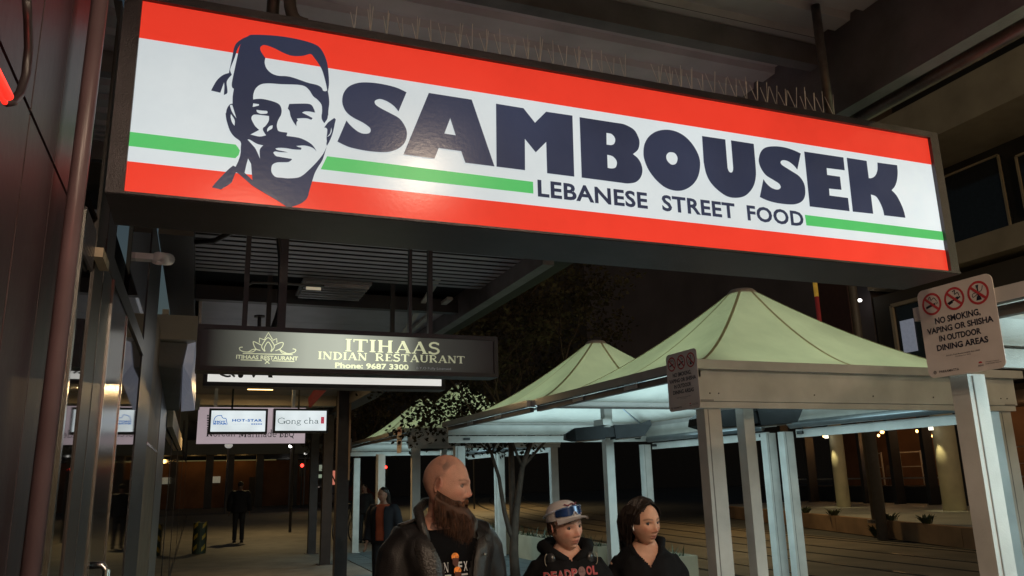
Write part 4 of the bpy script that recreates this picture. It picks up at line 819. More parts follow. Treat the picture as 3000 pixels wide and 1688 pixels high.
def gazebo(lab, x0, y0, sx, sy, ztop=2.5, hpk=1.0, posts=('fl','fr','bl','br'), detail=True, power=42, sides='fbr', pdim=(.15, .11), ppos=None):
    G = thing('dining_gazebo', lab, 'gazebo', (x0+sx/2, y0+sy/2, 0), group='white dining gazebos with tent canopies')
    x1, y1 = x0+sx, y0+sy; cx, cy = (x0+x1)/2, (y0+y1)/2
    z2, z1, z0 = ztop, ztop-.07, ztop-.31
    pw_, pd_ = pdim
    pos = {'fl': (x0+.085, y0+.04), 'fr': (x1-.05-pw_, y0+.04), 'bl': (x0+.085, y1-.04-pd_), 'br': (x1-.05-pw_, y1-.04-pd_)}
    if ppos: pos.update(ppos)
    for k in posts:
        px, py = pos[k]; q = MB(); q.box(px, px+pw_, py, py+pd_, .012, z0-.052); pst = q.build('post', white_paint, G)
        q = MB(); q.box(px-.04, px+pw_+.04, py-.04, py+pd_+.04, 0, .012); q.build('base_plate', white_paint, pst)
        if detail:
            q = MB(); q.box(px+.03, px+.036, py-.004, py, .05, z0-.06); q.build('groove', mat('grey joint trim', (.25,.24,.23), .6), pst)  # grey strip along the post joint
    # gutter: four sides
    o = .06
    for (a, b_) in (((x0-o, y0-o), (x1+o, y0)), ((x0-o, y1), (x1+o, y1+o)), ((x0-o, y0), (x0, y1)), ((x1, y0), (x1+o, y1))):
        q = MB(); q.box(a[0], b_[0], a[1], b_[1], z1, z2); q.build('gutter', gutter_m, G)
    # beams front, back, right; slim rail left
    if 'f' in sides:
        q = MB(); q.box(x0, x1, y0, y0+.06, z0, z1+.03); q.build('front_beam', white_paint, G)
        q = MB(); q.box(x0+.01, x1-.01, y0+.012, y0+.05, z0-.05, z0-.003); q.build('lower_rail', white_paint, G)
    if 'b' not in sides:
        q = MB(); q.tube([(x0, y1-.03, z1-.01), (x1, y1-.03, z1-.01)], .012, 8); q.build('tie_rod', mat('brown grey rail', (.12,.1,.09), .4), G)
    else:
      q = MB(); q.box(x0, x1, y1-.06, y1, ztop-.196, z1+.02); q.build('back_beam', white_paint, G)
      q = MB(); q.box(x0+.01, x1-.01, y1-.05, y1-.012, ztop-.31, ztop-.21); q.build('blind_rail', white_paint, G)
    q = MB(); q.box(x1-.06, x1, y0+.06, y1-.06, z0+.03, z1-.004); q.build('side_beam', white_paint, G)
    q = MB(); q.box(x1-.05, x1-.012, y0+.2, y1-.2, ztop-.44, ztop-.34); q.build('blind_rail', white_paint, G)
    q = MB(); q.tube([(x1-.12, y0+.2, ztop-.285), (x1-.12, y1-.2, ztop-.285)], .046, 14); q.build('blind_roller', roller_m, G, smooth=True)
    q = MB(); q.box(x0+.002, x0+.05, y0, y1, z1-.055, z1-.004); rl = q.build('side_rail', mat('brown grey rail', (.12,.1,.09), .4), G)
    if detail:
        for yy in (y0+sy*.28, y0+sy*.62):
            q = MB(); q.box(x0-.012, x0+.0015, yy, yy+.22, z1-.045, z1-.006); q.build('bracket', mat('pale clip', (.45,.47,.5), .35), rl)
        for (a, b_, c) in () if 'b' not in sides else ((x0+.24, y1-.06, ztop-.27), (x1-.28, y1-.06, ztop-.27)):
            q = MB(); q.box(a, a+.1, b_-.012, b_-.0005, c, c+.035); q.build('clip', clip_m, G)
        for yy in (y0+.24, y1-.34):
            q = MB(); q.box(x1-.075, x1-.0505, yy, yy+.1, ztop-.40, ztop-.36); q.build('clip', clip_m, G)
    if detail and 'f' in sides:   # screws, corner brackets and a lamp cable on the front frame
        for xx in (x0+.12, x0+.2, cx-.6, cx+.02, cx+.7, x1-.2, x1-.12):
            q = MB(); q.tube([(xx, y0-.004, z0+.06), (xx, y0+.001, z0+.06)], .006, 8); q.build('screw', clip_m, G)
        for xx in (x0+.02, x1-.16):
            q = MB(); q.box(xx, xx+.13, y0-.003, y0-.0005, z0+.001, z0+.012); q.build('corner_bracket', mat('grey joint trim', (.25,.24,.23), .6), G)
        q = MB(); q.tube([(x0+.3, y0+.09, z0+.0), (cx-.4, y0+.085, z0-.03), (cx+.5, y0+.09, z0-.01), (x1-.3, y0+.085, z0-.035)], .006, 6); q.build('cable', clip_m, G, smooth=True)
    # canopy: concave pyramid, 8 seams, small round cap
    n, mrr = 64, 18; vs, fs = [], []
    def edge(t):
        a = 2*PI*t; c, s = math.cos(a), math.sin(a); k = 1/max(abs(c), abs(s)); return Vector((cx + c*k*(sx/2-.02), cy + s*k*(sy/2-.02), 0))
    def surf(t, u, off=0):
        e = edge(t); a = 2*PI*t; c0 = Vector((cx+math.cos(a)*.14, cy+math.sin(a)*.14, 0)); p = e.lerp(c0, u)
        # sag between seams
        seam = abs(math.sin(4*a)); p.z = z2 - .012 + hpk*(u**1.45) - .028*seam*math.sin(PI*min(1,u*1.05)) + off
        return p
    for i in range(mrr+1):
        for k in range(n): vs.append(surf(k/n, i/mrr))
    for i in range(mrr):
        for k in range(n): fs.append((i*n+k, i*n+(k+1) % n, (i+1)*n+(k+1) % n, (i+1)*n+k))
    q = MB(); q.add(vs, fs); q.build('canopy', canopy_m, G, smooth=True)
    for k in range(8):
        q = MB(); P, Q = [], []; wv = .015
        for i in range(19):
            u = i/18; p = surf(k/8, u, .005); d = Vector((-math.sin(2*PI*k/8), math.cos(2*PI*k/8), 0))*wv; P += [p-d, p+d]
        q.add(P, [(2*i, 2*i+1, 2*i+3, 2*i+2) for i in range(18)]); q.build('seam', seam_m, G, smooth=True)
    q = MB(); zc = z2+hpk-.02; q.tube([(cx,cy,zc-.03),(cx,cy,zc+.01),(cx,cy,zc+.04),(cx,cy,zc+.055)], [.16,.15,.12,.05], 24); q.build('cap', mat('beige cap', (.42,.34,.3), .4), G, smooth=True)
    # inner ridge poles and led strips
    for (ex, ey) in ((x0+.08,y0+.08),(x1-.08,y0+.08),(x0+.08,y1-.08),(x1-.08,y1-.08)):
        q = MB(); e = Vector((ex,ey,z1-.02)); c = Vector((cx,cy,z2+hpk-.25)); q.tube([e, e.lerp(c,.5)-Vector((0,0,.2)), c], .014, 8); q.build('ridge_pole', roller_m, G, smooth=True)
    for (a, b_) in (((x0+.02,y0+.3),(x0+.02,y1-.3)),):
        q = MB(); q.bar((*a, z1-.012), (*b_, z1-.012), .02, .012); q.build('led_strip', led, G)
    lamp('led_glow', 'AREA', (cx, cy, z1-.1), power, (.62,.93,1), sx*.8, G, (PI, 0, 0))
    lamp('led_glow', 'AREA', (cx, cy, z1-.11), power*1.1, (.62,.93,1), sx*.7, G, (0, 0, 0))
    return G
gazebo('nearest fully visible white gazebo with tall pale green lit tent canopy', 3.5, 5.1, 3.45, 3.1, posts=('fl','fr','br'), sides='fr')
gazebo('second white gazebo behind the nearest one, its smaller canopy peak left of the tall one', 3.45, 8.28, 3.45, 3.25, posts=('fr','bl','br'), sides='br')
gazebo('third white gazebo, half hidden by tree leaves', 3.5, 14.1, 3.0, 3.1, ztop=2.58, detail=False, power=32, sides='fr')
gazebo('farthest white gazebo at the left end of the row', 3.52, 17.25, 3.0, 2.9, ztop=2.6, detail=False, power=32, sides='br')
gazebo('gazebo cut off by the right edge, with the large no smoking plate on its post', 3.47, -.5, 3.45, 3.42, ztop=2.46, posts=('fl','bl'), power=105, pdim=(.12, .10), ppos={'bl': (3.5, 2.80)})
# extra face timber strip that shows as pale front board on the third gazebo
# ------------------------------------------------------------------ heaters on slim posts
heat_m = mat('matt black heater', (.012,.012,.013), .6, 0, .2, 10, spec=.15)
def heater(lab, px, py, L, z, yawd, cx=None, cy=None):
    H = thing('patio_heater', lab, 'heater', (px, py, 0), group='black patio heaters')
    q = MB(); q.box(px-.05, px+.05, py-.05, py+.05, .0, 2.42); q.build('post', white_paint, H)
    a = R(yawd); U = Vector((math.cos(a), math.sin(a), 0)); W = Vector((-math.sin(a), math.cos(a), 0))
    c = Vector((cx if cx else px-.02, cy if cy else py-.2, z))
    def shell(s0, s1, w0, w1, h0, h1, drop0, drop1):
        q = MB()
        def ring(s, w_, h, d): 
            p = c+U*s+Vector((0,0,-d)); return [p-W*w_+Vector((0,0,-h)), p+W*w_+Vector((0,0,-h)), p+W*w_*.7+Vector((0,0,h)), p-W*w_*.7+Vector((0,0,h))]
        return q.hexa(ring(s0,w0,h0,drop0), ring(s1,w1,h1,drop1))
    for s in (-1, 1):
        q = shell(s*.06, s*(L/2-.1), .13, .13, .075, .07, 0, -.02*s); q.build('housing', heat_m, H)
        q = shell(s*(L/2-.1), s*L/2, .13, .09, .07, .03, -.02*s, -.07*s-.03); q.build('end_cap', heat_m, H)
        q = MB(); p = c+U*s*.1+Vector((0,0,-.080)); p2 = c+U*s*(L/2-.12)+Vector((0,0,-.078+.02*s))
        for k in range(5): q.bar(p-W*(.07-.035*k), p2-W*(.07-.035*k), .012, .008)
        q.build('reflector', mat('ribbed heater reflector', (.28,.26,.24), .3, .8, .2, 60), H)
    q = MB(); q.box(c.x-.05, c.x+.05, min(py,c.y)+.0, max(py,c.y)-.0, z+.085, z+.15); q.build('bracket', white_paint, H)
    q = shell(-.06, .06, .11, .11, .055, .055, 0, 0); q.build('hub', heat_m, H)
    return H
heater('black twin patio heater on a slim post under the second gazebo', 4.40, 8.25, .98, 2.13, -14, 4.28, 8.02)
heater('black twin patio heater close behind the front beam of the nearest gazebo', 4.17, 5.42, 1.05, 2.12, -5, 4.46, 5.78)
heater('black patio heater under the half hidden third gazebo', 4.3, 14.6, 1.0, 2.28, -5)

# ------------------------------------------------------------------ no smoking plates (in planes X = const, facing the footpath)
plate_m = mat('matt cream sign plate', (.68,.60,.57), .38, 0, .06, 8, coat=.15)
ink = mat('dark navy ink', (.02,.018,.035), .5); redi = mat('red ink', (.5,.04,.05), .5)
def plate(lab, X, y0, y1, z0, z1, lean=0, detail=True, group=None, facing=None):
    """rounded plate; text reads along -Y seen from -X"""
    T_ = thing('no_smoking_plate', lab, 'sign', (X, (y0+y1)/2, z0), group=group)
    W, Hh = y1-y0, z1-z0; O = Vector((X, y1, z0)); U = Vector((0,-1,0)); V = Vector((0,0,1))  # U x V = (-1,0,0): toward footpath
    r = .035; pts = []
    for cx_, cy_, a0 in ((W-r, r, -90), (W-r, Hh-r, 0), (r, Hh-r, 90), (r, r, 180)): pts += arc(cx_, cy_, r, r, a0, a0+90, 5)
    q = MB(); q.prism(pts, O, U, V, .004); q.build('plate', plate_m, T_)
    N = U.cross(V).normalized(); O2 = O + N*.005
    def ring(cx_, cy_, ro, ri):
        vs = []; fs = []; n = 28
        for k in range(n): a = 2*PI*k/n; vs += [(cx_+ro*math.cos(a), cy_+ro*math.sin(a)), (cx_+ri*math.cos(a), cy_+ri*math.sin(a))]
        for k in range(n): j = (k+1) % n; fs.append((2*k, 2*j, 2*j+1, 2*k+1))
        return vs, fs
    rr = W*.135
    for k, fx in enumerate((.19, .5, .81)):
        c = (W*fx, Hh*.82); q = MB(); place2d(q, ring(c[0], c[1], rr, rr*.8), O2, U, V)
        d = rr*.66; place2d(q, stroke2d([[(c[0]-d, c[1]+d*.9), (c[0]+d, c[1]-d*.9)]], rr*.22), O2+N*.001, U, V); q.build('prohibition_ring', redi, T_)
        q = MB()
        if k == 0:
            place2d(q, stroke2d([[(c[0]-rr*.62,c[1]-rr*.25),(c[0]+rr*.35,c[1]-rr*.05)],[(c[0]+rr*.45,c[1]-rr*.02),(c[0]+rr*.5,c[1]-rr*.01)],[(c[0]+rr*.58,c[1]),(c[0]+rr*.63,c[1]+.001)]], rr*.2), O2, U, V)
            place2d(q, stroke2d([smooth_path([(c[0]-rr*.3,c[1]+rr*.45),(c[0]-rr*.1,c[1]+rr*.65),(c[0]+.0,c[1]+rr*.35),(c[0]+rr*.3,c[1]+rr*.5),(c[0]+rr*.55,c[1]+rr*.15)])], rr*.07), O2, U, V)
        elif k == 1:
            place2d(q, stroke2d([[(c[0]-rr*.62,c[1]-rr*.35),(c[0]-rr*.2,c[1]-rr*.2)],[(c[0]+rr*.0,c[1]-rr*.12),(c[0]+rr*.4,c[1]+rr*.02)]], rr*.26), O2, U, V)
            place2d(q, stroke2d([[(c[0]-rr*.7,c[1]-rr*.3),(c[0]+rr*.6,c[1]+rr*.05)]], rr*.13), O2, U, V)
            place2d(q, stroke2d([smooth_path([(c[0]-rr*.1,c[1]+rr*.6),(c[0]+rr*.15,c[1]+rr*.7),(c[0]+rr*.1,c[1]+rr*.35),(c[0]+rr*.4,c[1]+rr*.45),(c[0]+rr*.5,c[1]+rr*.15)])], rr*.08), O2, U, V)
        else:
            q.prism([(c[0]-rr*.25,c[1]-rr*.62),(c[0]+rr*.25,c[1]-rr*.62),(c[0]+rr*.14,c[1]-rr*.28),(c[0]-rr*.14,c[1]-rr*.28)], O2, U, V, .0005)
            q.prism([(c[0]-rr*.06,c[1]-rr*.28),(c[0]+rr*.06,c[1]-rr*.28),(c[0]+rr*.05,c[1]+rr*.4),(c[0]-rr*.05,c[1]+rr*.4)], O2, U, V, .0005)
            q.prism([(c[0]-rr*.05,c[1]+rr*.35),(c[0]+rr*.05,c[1]+rr*.35),(c[0]+rr*.14,c[1]+rr*.66),(c[0]-rr*.14,c[1]+rr*.66)], O2, U, V, .0005)
            place2d(q, stroke2d([smooth_path([(c[0]-.002,c[1]-rr*.1),(c[0]-rr*.5,c[1]-rr*.3),(c[0]-rr*.45,c[1]),(c[0]+rr*.3,c[1]+rr*.1),(c[0]+rr*.5,c[1]+rr*.5)])], rr*.06), O2+N*.0007, U, V)
        q.build('pictogram', ink, T_)
    for s_, fx0, fx1, fz, fh in (('NO SMOKING,', .2, .8, .585, .068), ('VAPING OR SHISHA', .07, .94, .485, .068), ('IN OUTDOOR', .22, .77, .385, .068), ('DINING AREAS', .17, .84, .285, .068)):
        q = MB(); place2d(q, text2d(s_, W*(fx1-fx0), Hh*fh*(1.25 if ',' in s_ else 1), .035), O2+U*W*fx0+V*Hh*(fz-(.014 if ',' in s_ else 0)), U, V); q.build('lettering', ink, T_)
    for s_, fx0, fx1, fz, fh in (('Smoke Free Environment Act 2000', .28, .72, .215, .014), ('Penalties may apply', .4, .6, .19, .012), ('PARRAMATTA', .155, .42, .045, .026), ('Western Sydney', .76, .93, .08, .012), ('Local Health District', .76, .95, .062, .012), ('NSW', .67, .735, .05, .018)):
        q = MB(); place2d(q, text2d(s_, W*(fx1-fx0), Hh*fh, .01), O2+U*W*fx0+V*Hh*fz, U, V); q.build('small_print', ink, T_)
    q = MB(); place2d(q, ring(W*.095, Hh*.058, .0085, .0055), O2, U, V); place2d(q, ring(W*.095, Hh*.058, .003, .0012), O2, U, V); q.build('round_logo', ink, T_)
    q = MB(); q.prism(arc(W*.70, Hh*.085, .010, .008, 0, 180, 8), O2, U, V, .0004); q.build('flower_logo', redi, T_)
    q = MB(); q.box(X+.0005, X+.04, y1-.07, y1-.02, z0+Hh*.5, z0+Hh*.62); q.build('bracket', plate_m, T_)
    return T_
plate('large pale no smoking plate on the near gazebo post at the right', 3.4, 2.51, 2.93, 2.087, 2.534)
plate('smaller no smoking plate on the front left corner of the nearest full gazebo', 3.42, 4.94, 5.36, 2.125, 2.57)
plate('no smoking plate seen edge on, on the third gazebo', 3.38, 14.1, 14.45, 2.15, 2.62)
# ------------------------------------------------------------------ planters beside the tram tracks
pl_m = mat('cream planter box', (.36,.31,.22), .7, 0, .12, 3, .2, 60)
for k, (yy, lab) in enumerate(((12.75,'cream planter box right of the tree trunk'),(14.9,'long cream planter box between the tree trunk and the bearded man'),(17.4,'far cream planter box beside the bearded man'),(10.5,'nearest cream planter box, behind the boy in the cap'))):
    xx = 6.72+.02*k
    t = thing('planter_box', lab, 'planter', (xx, yy+1, 0), group='cream planter boxes along the tracks')
    for (a, b_, c, d) in ((xx-.22,xx+.22,yy,yy+.04),(xx-.22,xx+.22,yy+1.96,yy+2.0),(xx-.22,xx-.18,yy+.04,yy+1.96),(xx+.18,xx+.22,yy+.04,yy+1.96)):
        q = MB(); q.box(a, b_, c, d, 0, .48); q.build('panel', pl_m, t)
    q = MB(); q.box(xx-.178, xx+.178, yy+.042, yy+1.958, .3, .43); q.build('soil', mat('dark soil', (.02,.015,.01), .9), t)
    tf = MB()
    for _ in range(70):
        c = Vector((xx+rnd.uniform(-.15,.15), yy+rnd.uniform(.1,1.9), .43)); a = rnd.uniform(0, 2*PI); s = Vector((-math.sin(a), math.cos(a), 0))*.015; tip = c+Vector((math.cos(a)*.12, math.sin(a)*.12, rnd.uniform(.08,.26)))
        tf.add([c-s, c+s, tip], [(0,1,2)])
    tag(tf.build('planting', leafm, t), kind='stuff')
# bluish paving squares under the tents: real slabs with joints
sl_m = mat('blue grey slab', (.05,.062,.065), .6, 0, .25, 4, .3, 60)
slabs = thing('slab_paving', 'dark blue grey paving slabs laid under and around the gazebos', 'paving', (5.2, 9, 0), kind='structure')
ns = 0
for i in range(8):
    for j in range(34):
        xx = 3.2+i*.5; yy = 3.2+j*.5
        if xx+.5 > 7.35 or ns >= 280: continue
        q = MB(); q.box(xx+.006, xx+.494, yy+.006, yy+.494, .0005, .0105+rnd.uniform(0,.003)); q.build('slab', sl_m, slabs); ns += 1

# ------------------------------------------------------------------ trees
bark = mat('dark bark', (.085,.055,.04), .85, 0, .35, 6, .6, 40)
def tree(lab, base, H, crown_c, crown_r, nleaf, seed, stems, leaf=.07, m_=None, name='broadleaf_tree', group=None, low=()):
    rr = random.Random(seed); T_ = thing(name, lab, 'tree', base, group=group); base = Vector(base); cc = Vector(crown_c)
    q = MB()
    def limb(p, d, L, r, depth):
        pts = [p]; rs = [r]; n = 5
        for i in range(n):
            d = (d + Vector((rr.uniform(-.16,.16), rr.uniform(-.16,.16), rr.uniform(-.03,.12)))).normalized(); pts.append(pts[-1]+d*L/n); rs.append(r*(1-.62*(i+1)/n))
        q.tube(pts, rs, 8 if r > .03 else 5)
        tips.append(pts[-1]); tips.append(pts[-2])
        if depth > 0:
            for i in range(3 if depth > 1 else 4):
                k = rr.randint(2, n); a = rr.uniform(0, 2*PI); dd = (d + Vector((math.cos(a), math.sin(a), rr.uniform(-.1,.6)))*rr.uniform(.5,.9)).normalized()
                limb(pts[k], dd, L*rr.uniform(.5,.75), rs[k]*.7, depth-1)
    tips = []
    for pts, r0, r1 in stems:
        pts = [Vector(p) for p in pts]; n = len(pts); q.tube(pts, [r0+(r1-r0)*i/(n-1) for i in range(n)], 12)
        e = pts[-1]; d = (pts[-1]-pts[-2]).normalized()
        for i in range(4):
            a = 2*PI*i/4+rr.uniform(-.4,.4); limb(pts[-1 if i % 2 else -2], (d*.8+Vector((math.cos(a), math.sin(a), .2))*.7).normalized(), H*.26, r1*.8, 2)
    q.build('trunk', bark, T_, smooth=True)
    # leaf clumps through the crown volume, attached near branch tips
    lf_ = MB(); ncl = nleaf//16; made = 0
    cl = []
    for lc, lr, ln in low:
        for _ in range(ln): cl.append(Vector(lc)+Vector((rr.gauss(0,.45)*lr[0], rr.gauss(0,.45)*lr[1], rr.gauss(0,.45)*lr[2])))
    while len(cl) < ncl:
        v = Vector((rr.gauss(0,.48), rr.gauss(0,.48), rr.gauss(0,.46)))
        if v.length > 1: continue
        p = cc+Vector((v.x*crown_r[0], v.y*crown_r[1], v.z*crown_r[2]))
        if noise.noise(p*.75) < -.05: continue
        cl.append(p)
    cl += [t for t in tips if (t-cc).length < max(crown_r)*1.1][:ncl//3]
    for p in cl:
        cd_ = Vector((rr.uniform(-1,1), rr.uniform(-1,1), rr.uniform(-.8,.1))).normalized()
        for _ in range(15):
            s = rr.uniform(.02, .3); c = p+cd_*s+Vector((rr.gauss(0,.09), rr.gauss(0,.09), rr.gauss(0,.08)))
            a = Vector((rr.uniform(-1,1), rr.uniform(-1,1), rr.uniform(-.9,.4))).normalized(); b_ = a.cross(Vector((rr.uniform(-1,1), rr.uniform(-1,1), rr.uniform(-1,1)))).normalized()
            L = leaf*rr.uniform(.7,1.3); w_ = L*.32
            lf_.add([c, c+a*L*.5+b_*w_, c+a*L, c+a*L*.5-b_*w_], [(0,1,2,3)])
    tag(lf_.build('crown', m_ or leafm, T_), kind='stuff')
    return T_
bx, by = 4.88, 12.5
leaf_t = mat('street tree leaf', (.045,.036,.022), .8, 0, .6, 2.5, spec=.12)
tb = Vector((bx, by, 0))
s1 = [tb, oY(1505,1620,12.5), oY(1507,1560,12.5), oY(1512,1500,12.45), oY(1520,1440,12.4), oY(1530,1370,12.3), oY(1560,1280,12.2)]
s2_ = [oY(1507,1585,12.5), oY(1492,1555,12.5), oY(1478,1500,12.5), oY(1468,1440,12.5), oY(1462,1400,12.5), oY(1440,1330,12.6), oY(1410,1260,12.7)]
s3_ = [oY(1508,1560,12.5), oY(1503,1500,12.55), oY(1500,1420,12.6), oY(1497,1300,12.7), oY(1490,1150,12.8), oY(1495,1000,12.9)]
tree('street tree with forked trunk and big dark crown standing between the second and third gazebos', tb, 6.5, (4.75,13.1,5.0), (2.9,2.6,2.75), 15000, 5, [(s1,.085,.035),(s2_,.045,.022),(s3_,.07,.03)], .085, leaf_t, low=(((3.9,13.0,3.0),(1.1,.8,.75),100),((3.2,13.2,3.5),(.8,.8,.8),70),((4.7,12.9,2.55),(1.0,.5,.35),60)))
tree('dark street tree behind the farthest gazebo', (4.6,24.5,0), 7, (4.5,24.5,5.2), (3.0,3,3.0), 7000, 8, [([(4.6,24.5,0),(4.62,24.5,1.2),(4.5,24.6,2.4),(4.4,24.7,3.4)],.11,.05)], .13, leaf_t)
tree('dark tree at the far end of the street by the crossing', (6.5,40,0), 7, (6.3,40,4.6), (2.6,2.6,2.6), 3500, 11, [([(6.5,40,0),(6.5,40,1.4),(6.4,40,2.8)],.12,.05)], .16, leaf_t)

# ------------------------------------------------------------------ far street end
far = thing('corner_building', 'building across the far street with glowing orange undercroft between dark columns', 'building', (1.5, 66, 0))
q = MB(); q.box(-8, 9.5, 69, 69.5, 0, 3.6); q.build('wall', mat('orange brown brick', (.13,.06,.03), .8, 0, .3, .8, .3, 20), far)
q = MB(); q.box(-10, 12, 66, 80, 4.0, 14); q.build('upper_storey', mat('grey green cladding', (.075,.085,.08), .7, 0, .15, .3), far)
for x_ in (-1.6, .9, 2.4, 4.6, 7.2): 
    q = MB(); q.box(x_-.28, x_+.28, 66.2, 66.8, 0, 4.0); q.build('column', dark_wall, far)
for x_ in (-2.6, 4.0):
    q = MB(); q.box(x_, x_+1.0, 68.9, 68.97, 0, 2.3); q.build('door', dark_wall, far)
q = MB(); q.box(1.1, 1.8, 68.85, 68.95, 1.9, 2.4); q.build('notice_board', mat('pale notice', (.5,.5,.45), .5, emit=(.9,.9,.7), es=.12), far)
for x_ in (-.3, 1.7, 3.4):
    lamp('undercroft_light', 'POINT', (x_, 67.9, 3.6), 8, (1,.55,.16), .15, far)
q = MB(); q.box(9.6, 150, 90, 96, 0, 48); tag(q.build('sky_blocking_building', mat('very dark brick', (.03,.03,.035), .9)), 'long dark building made tall to block the bright sky beyond the street', 'building')  # widened and raised to hide the bright sky
sh = thing('lit_shops', 'tiny row of bright lit shop fronts far down the street', 'shop front', (9, 84, 0))
for x_, z_, w_, h_, e_, c in ((7.9,3.4,1.3,.22,5,(1,.95,.8)),(8.1,2.6,.9,.28,3,(1,1,1)),(8.9,2.3,.5,1.4,.5,(1,.7,.4)),(10.7,2.2,1.6,.35,.25,(.8,1,.7)),(9.9,1.2,2.2,.12,.8,(1,.8,.7)),(11.6,2.9,1.3,.6,.25,(.7,.8,.6)),(12.9,1.5,.5,1.4,.5,(1,.3,.2)),(13.3,1.9,.8,.16,1.5,(1,1,1)),(8.2,2.3,.35,.2,1.2,(1,.1,.08)),(11.2,.8,.7,.5,.3,(1,.5,.3))):
    q = MB(); q.box(x_, x_+w_, 84, 84.1, z_, z_+h_); q.build('lit_panel', mat('lit panel %g%g' % (x_, z_), (.5,.5,.5), .5, emit=c, es=e_), sh)
q = MB(); q.box(7.4, 14.5, 84.15, 84.6, 0, 5); q.build('wall', dark_wall, sh)
def streetlamp(lab, x, y, z, r, e, col=(1,.98,.92), cat='street lamp'):
    t = thing('street_lamp', lab, cat, (x,y,0)); q = MB(); q.tube([(x,y,0),(x,y,z-r*.6)], .06, 8); q.build('pole', mat('pale pole', (.12,.11,.12), .5), t)
    q = MB(); q.ellipsoid((x,y,z), (r,r,r*.75), 12, 8); q.build('globe', mat('lamp globe %g' % e, (.8,.8,.75), .5, emit=col, es=e), t)
streetlamp('dim round street lamp left, under the pink sign', 1.72, 52, 4.05, .24, .28)
streetlamp('bright white street lamp under the right end of the pink sign', 6.25, 60, 4.32, .17, 9)
streetlamp('thin lamp post with small dull lamp right of the bright one', 8.0, 66, 4.0, .12, .8)
def traffic(lab, x, y, z):
    t = thing('traffic_light', lab, 'traffic light', (x,y,0)); q = MB(); q.tube([(x,y,0),(x,y,z-.3)], .06, 8); q.build('pole', black_metal, t)
    q = MB(); q.box(x-.18, x+.18, y, y+.2, z-.75, z+.25); q.build('housing', black_metal, t)
    q = MB(); q.tube([(x,y-.03,z),(x,y-.001,z)], .12, 12); q.build('red_lamp', mat('red signal', (.8,.1,.05), .5, emit=(1,.03,.02), es=7), t)
traffic('traffic light showing red at the end of the footpath', 7.07, 60, 2.95)
p = oD(1130, 1369, 70); traffic('red traffic light seen through the farthest gazebo', p.x, p.y, p.z)
# parked cars, small
def car(lab, x, y, rz, body_m):
    t = thing('parked_car', lab, 'car', (x,y,0), group='cars parked far down the street')
    c, s = math.cos(rz), math.sin(rz); M = lambda a, b_, z: Vector((x+a*c-b_*s, y+a*s+b_*c, z))
    prof = [(-2.1,.35),(-2.1,.8),(-1.5,.92),(-.9,1.38),(.6,1.42),(1.25,.98),(2.0,.85),(2.15,.5),(2.1,.3)]
    q = MB(); n = len(prof); vs = [M(a,-.82,z) for a, z in prof]+[M(a,.82,z) for a, z in prof]
    q.add(vs, [tuple(range(n))[::-1], tuple(range(n,2*n))]+[(i,(i+1)%n,n+(i+1)%n,n+i) for i in range(n)]); q.build('body', body_m, t)
    for a in (-1.3, 1.35):
        for b_ in (-.85, .72):
            q = MB(); q.tube([M(a,b_,.32), M(a,b_+.14,.32)], .32, 14); q.build('wheel', black_metal, t)
    for b_ in (-.6, .6):
        q = MB(); q.ellipsoid(M(2.12,b_,.66), (.07,.12,.07), 8, 6); q.build('headlight', mat('headlamp glow', (.9,.9,.8), .5, emit=(1,.9,.7), es=2.2), t)
car('dark car with lit headlights at the far crossing, left one', 9.3, 61, PI*1.5, mat('grey car paint', (.12,.1,.1), .25, .4))
car('dark car at the far crossing, right one under the red signal', 11.2, 63.5, PI*1.2, mat('maroon car paint', (.12,.03,.03), .25, .4))
# striped bollard bin by the shop wall
bn = thing('hazard_barrel', 'small green and yellow striped bin on the footpath by the shop wall', 'bin', (.18, 22.6, 0))
q = MB(); q.tube([(.18,22.6,0),(.18,22.6,.75)], .17, 18); q.build('drum', mat('dark green plastic', (.03,.05,.03), .5), bn)
ym = mat('yellow stripe', (.5,.36,.05), .5)
for z_ in (.05, .32, .6):
    for k in range(5):
        a0 = 2*PI*k/5; q = MB(); vs = []
        for i in range(4):
            a = a0+i*.2; vs += [(.18+.173*math.cos(a), 22.6+.173*math.sin(a), z_+.03*i), (.18+.173*math.cos(a), 22.6+.173*math.sin(a), z_+.1+.03*i)]
        q.add(vs, [(2*i, 2*i+1, 2*i+3, 2*i+2) for i in range(3)]); q.build('stripe', ym, bn)
# street lights over the tracks and path (added, mostly out of view)
for lab, x, y, z, e, r in (('tall warm street light over the tracks beyond the gazebos', 14.5, 45, 7.0, 2600, .2), ('added tall warm street light over the tracks out of frame to the right', 9.6, -2.0, 7.5, 900, .2), ('added warm street light hidden behind the nearest canopy', 15.0, 20.0, 6.0, 750, .2), ('warm street light above the footpath end', 2.6, 30, 5.6, 800, .12)):
    t = thing('track_light', lab, 'street lamp', (x+.6,y,0)); q = MB(); q.tube([(x+.6,y,0),(x+.6,y,z-.4),(x+.4,y,z+.08),(x,y,z+.1)], .05, 8); q.build('pole', black_metal, t)
    q = MB(); q.box(x-.2, x+.1, y-.08, y+.08, z+.02, z+.09); q.build('head', black_metal, t)
    lamp('street_light', 'SPOT', (x, y, z), e, (1,.72,.32), r, t, (0,0,0), R(140))
t = thing('added_forecourt_light', 'added globe lamp on a post in front of the glazed building, right of the frame', 'street lamp', (18,5.5,.36)); q = MB(); q.tube([(18,5.5,.36),(18,5.5,7.9)], .06, 8); q.build('pole', black_metal, t)  # unseen lamp added to light the upper slabs
q = MB(); q.ellipsoid((18,5.5,8.1), (.2,.2,.2), 14, 10); q.build('globe', mat('warm globe', (.8,.7,.5), .5, emit=(1,.8,.5), es=6), t); lamp('added_globe_light', 'POINT', (18,5.5,8.45), 420, (1,.78,.5), .2, t)
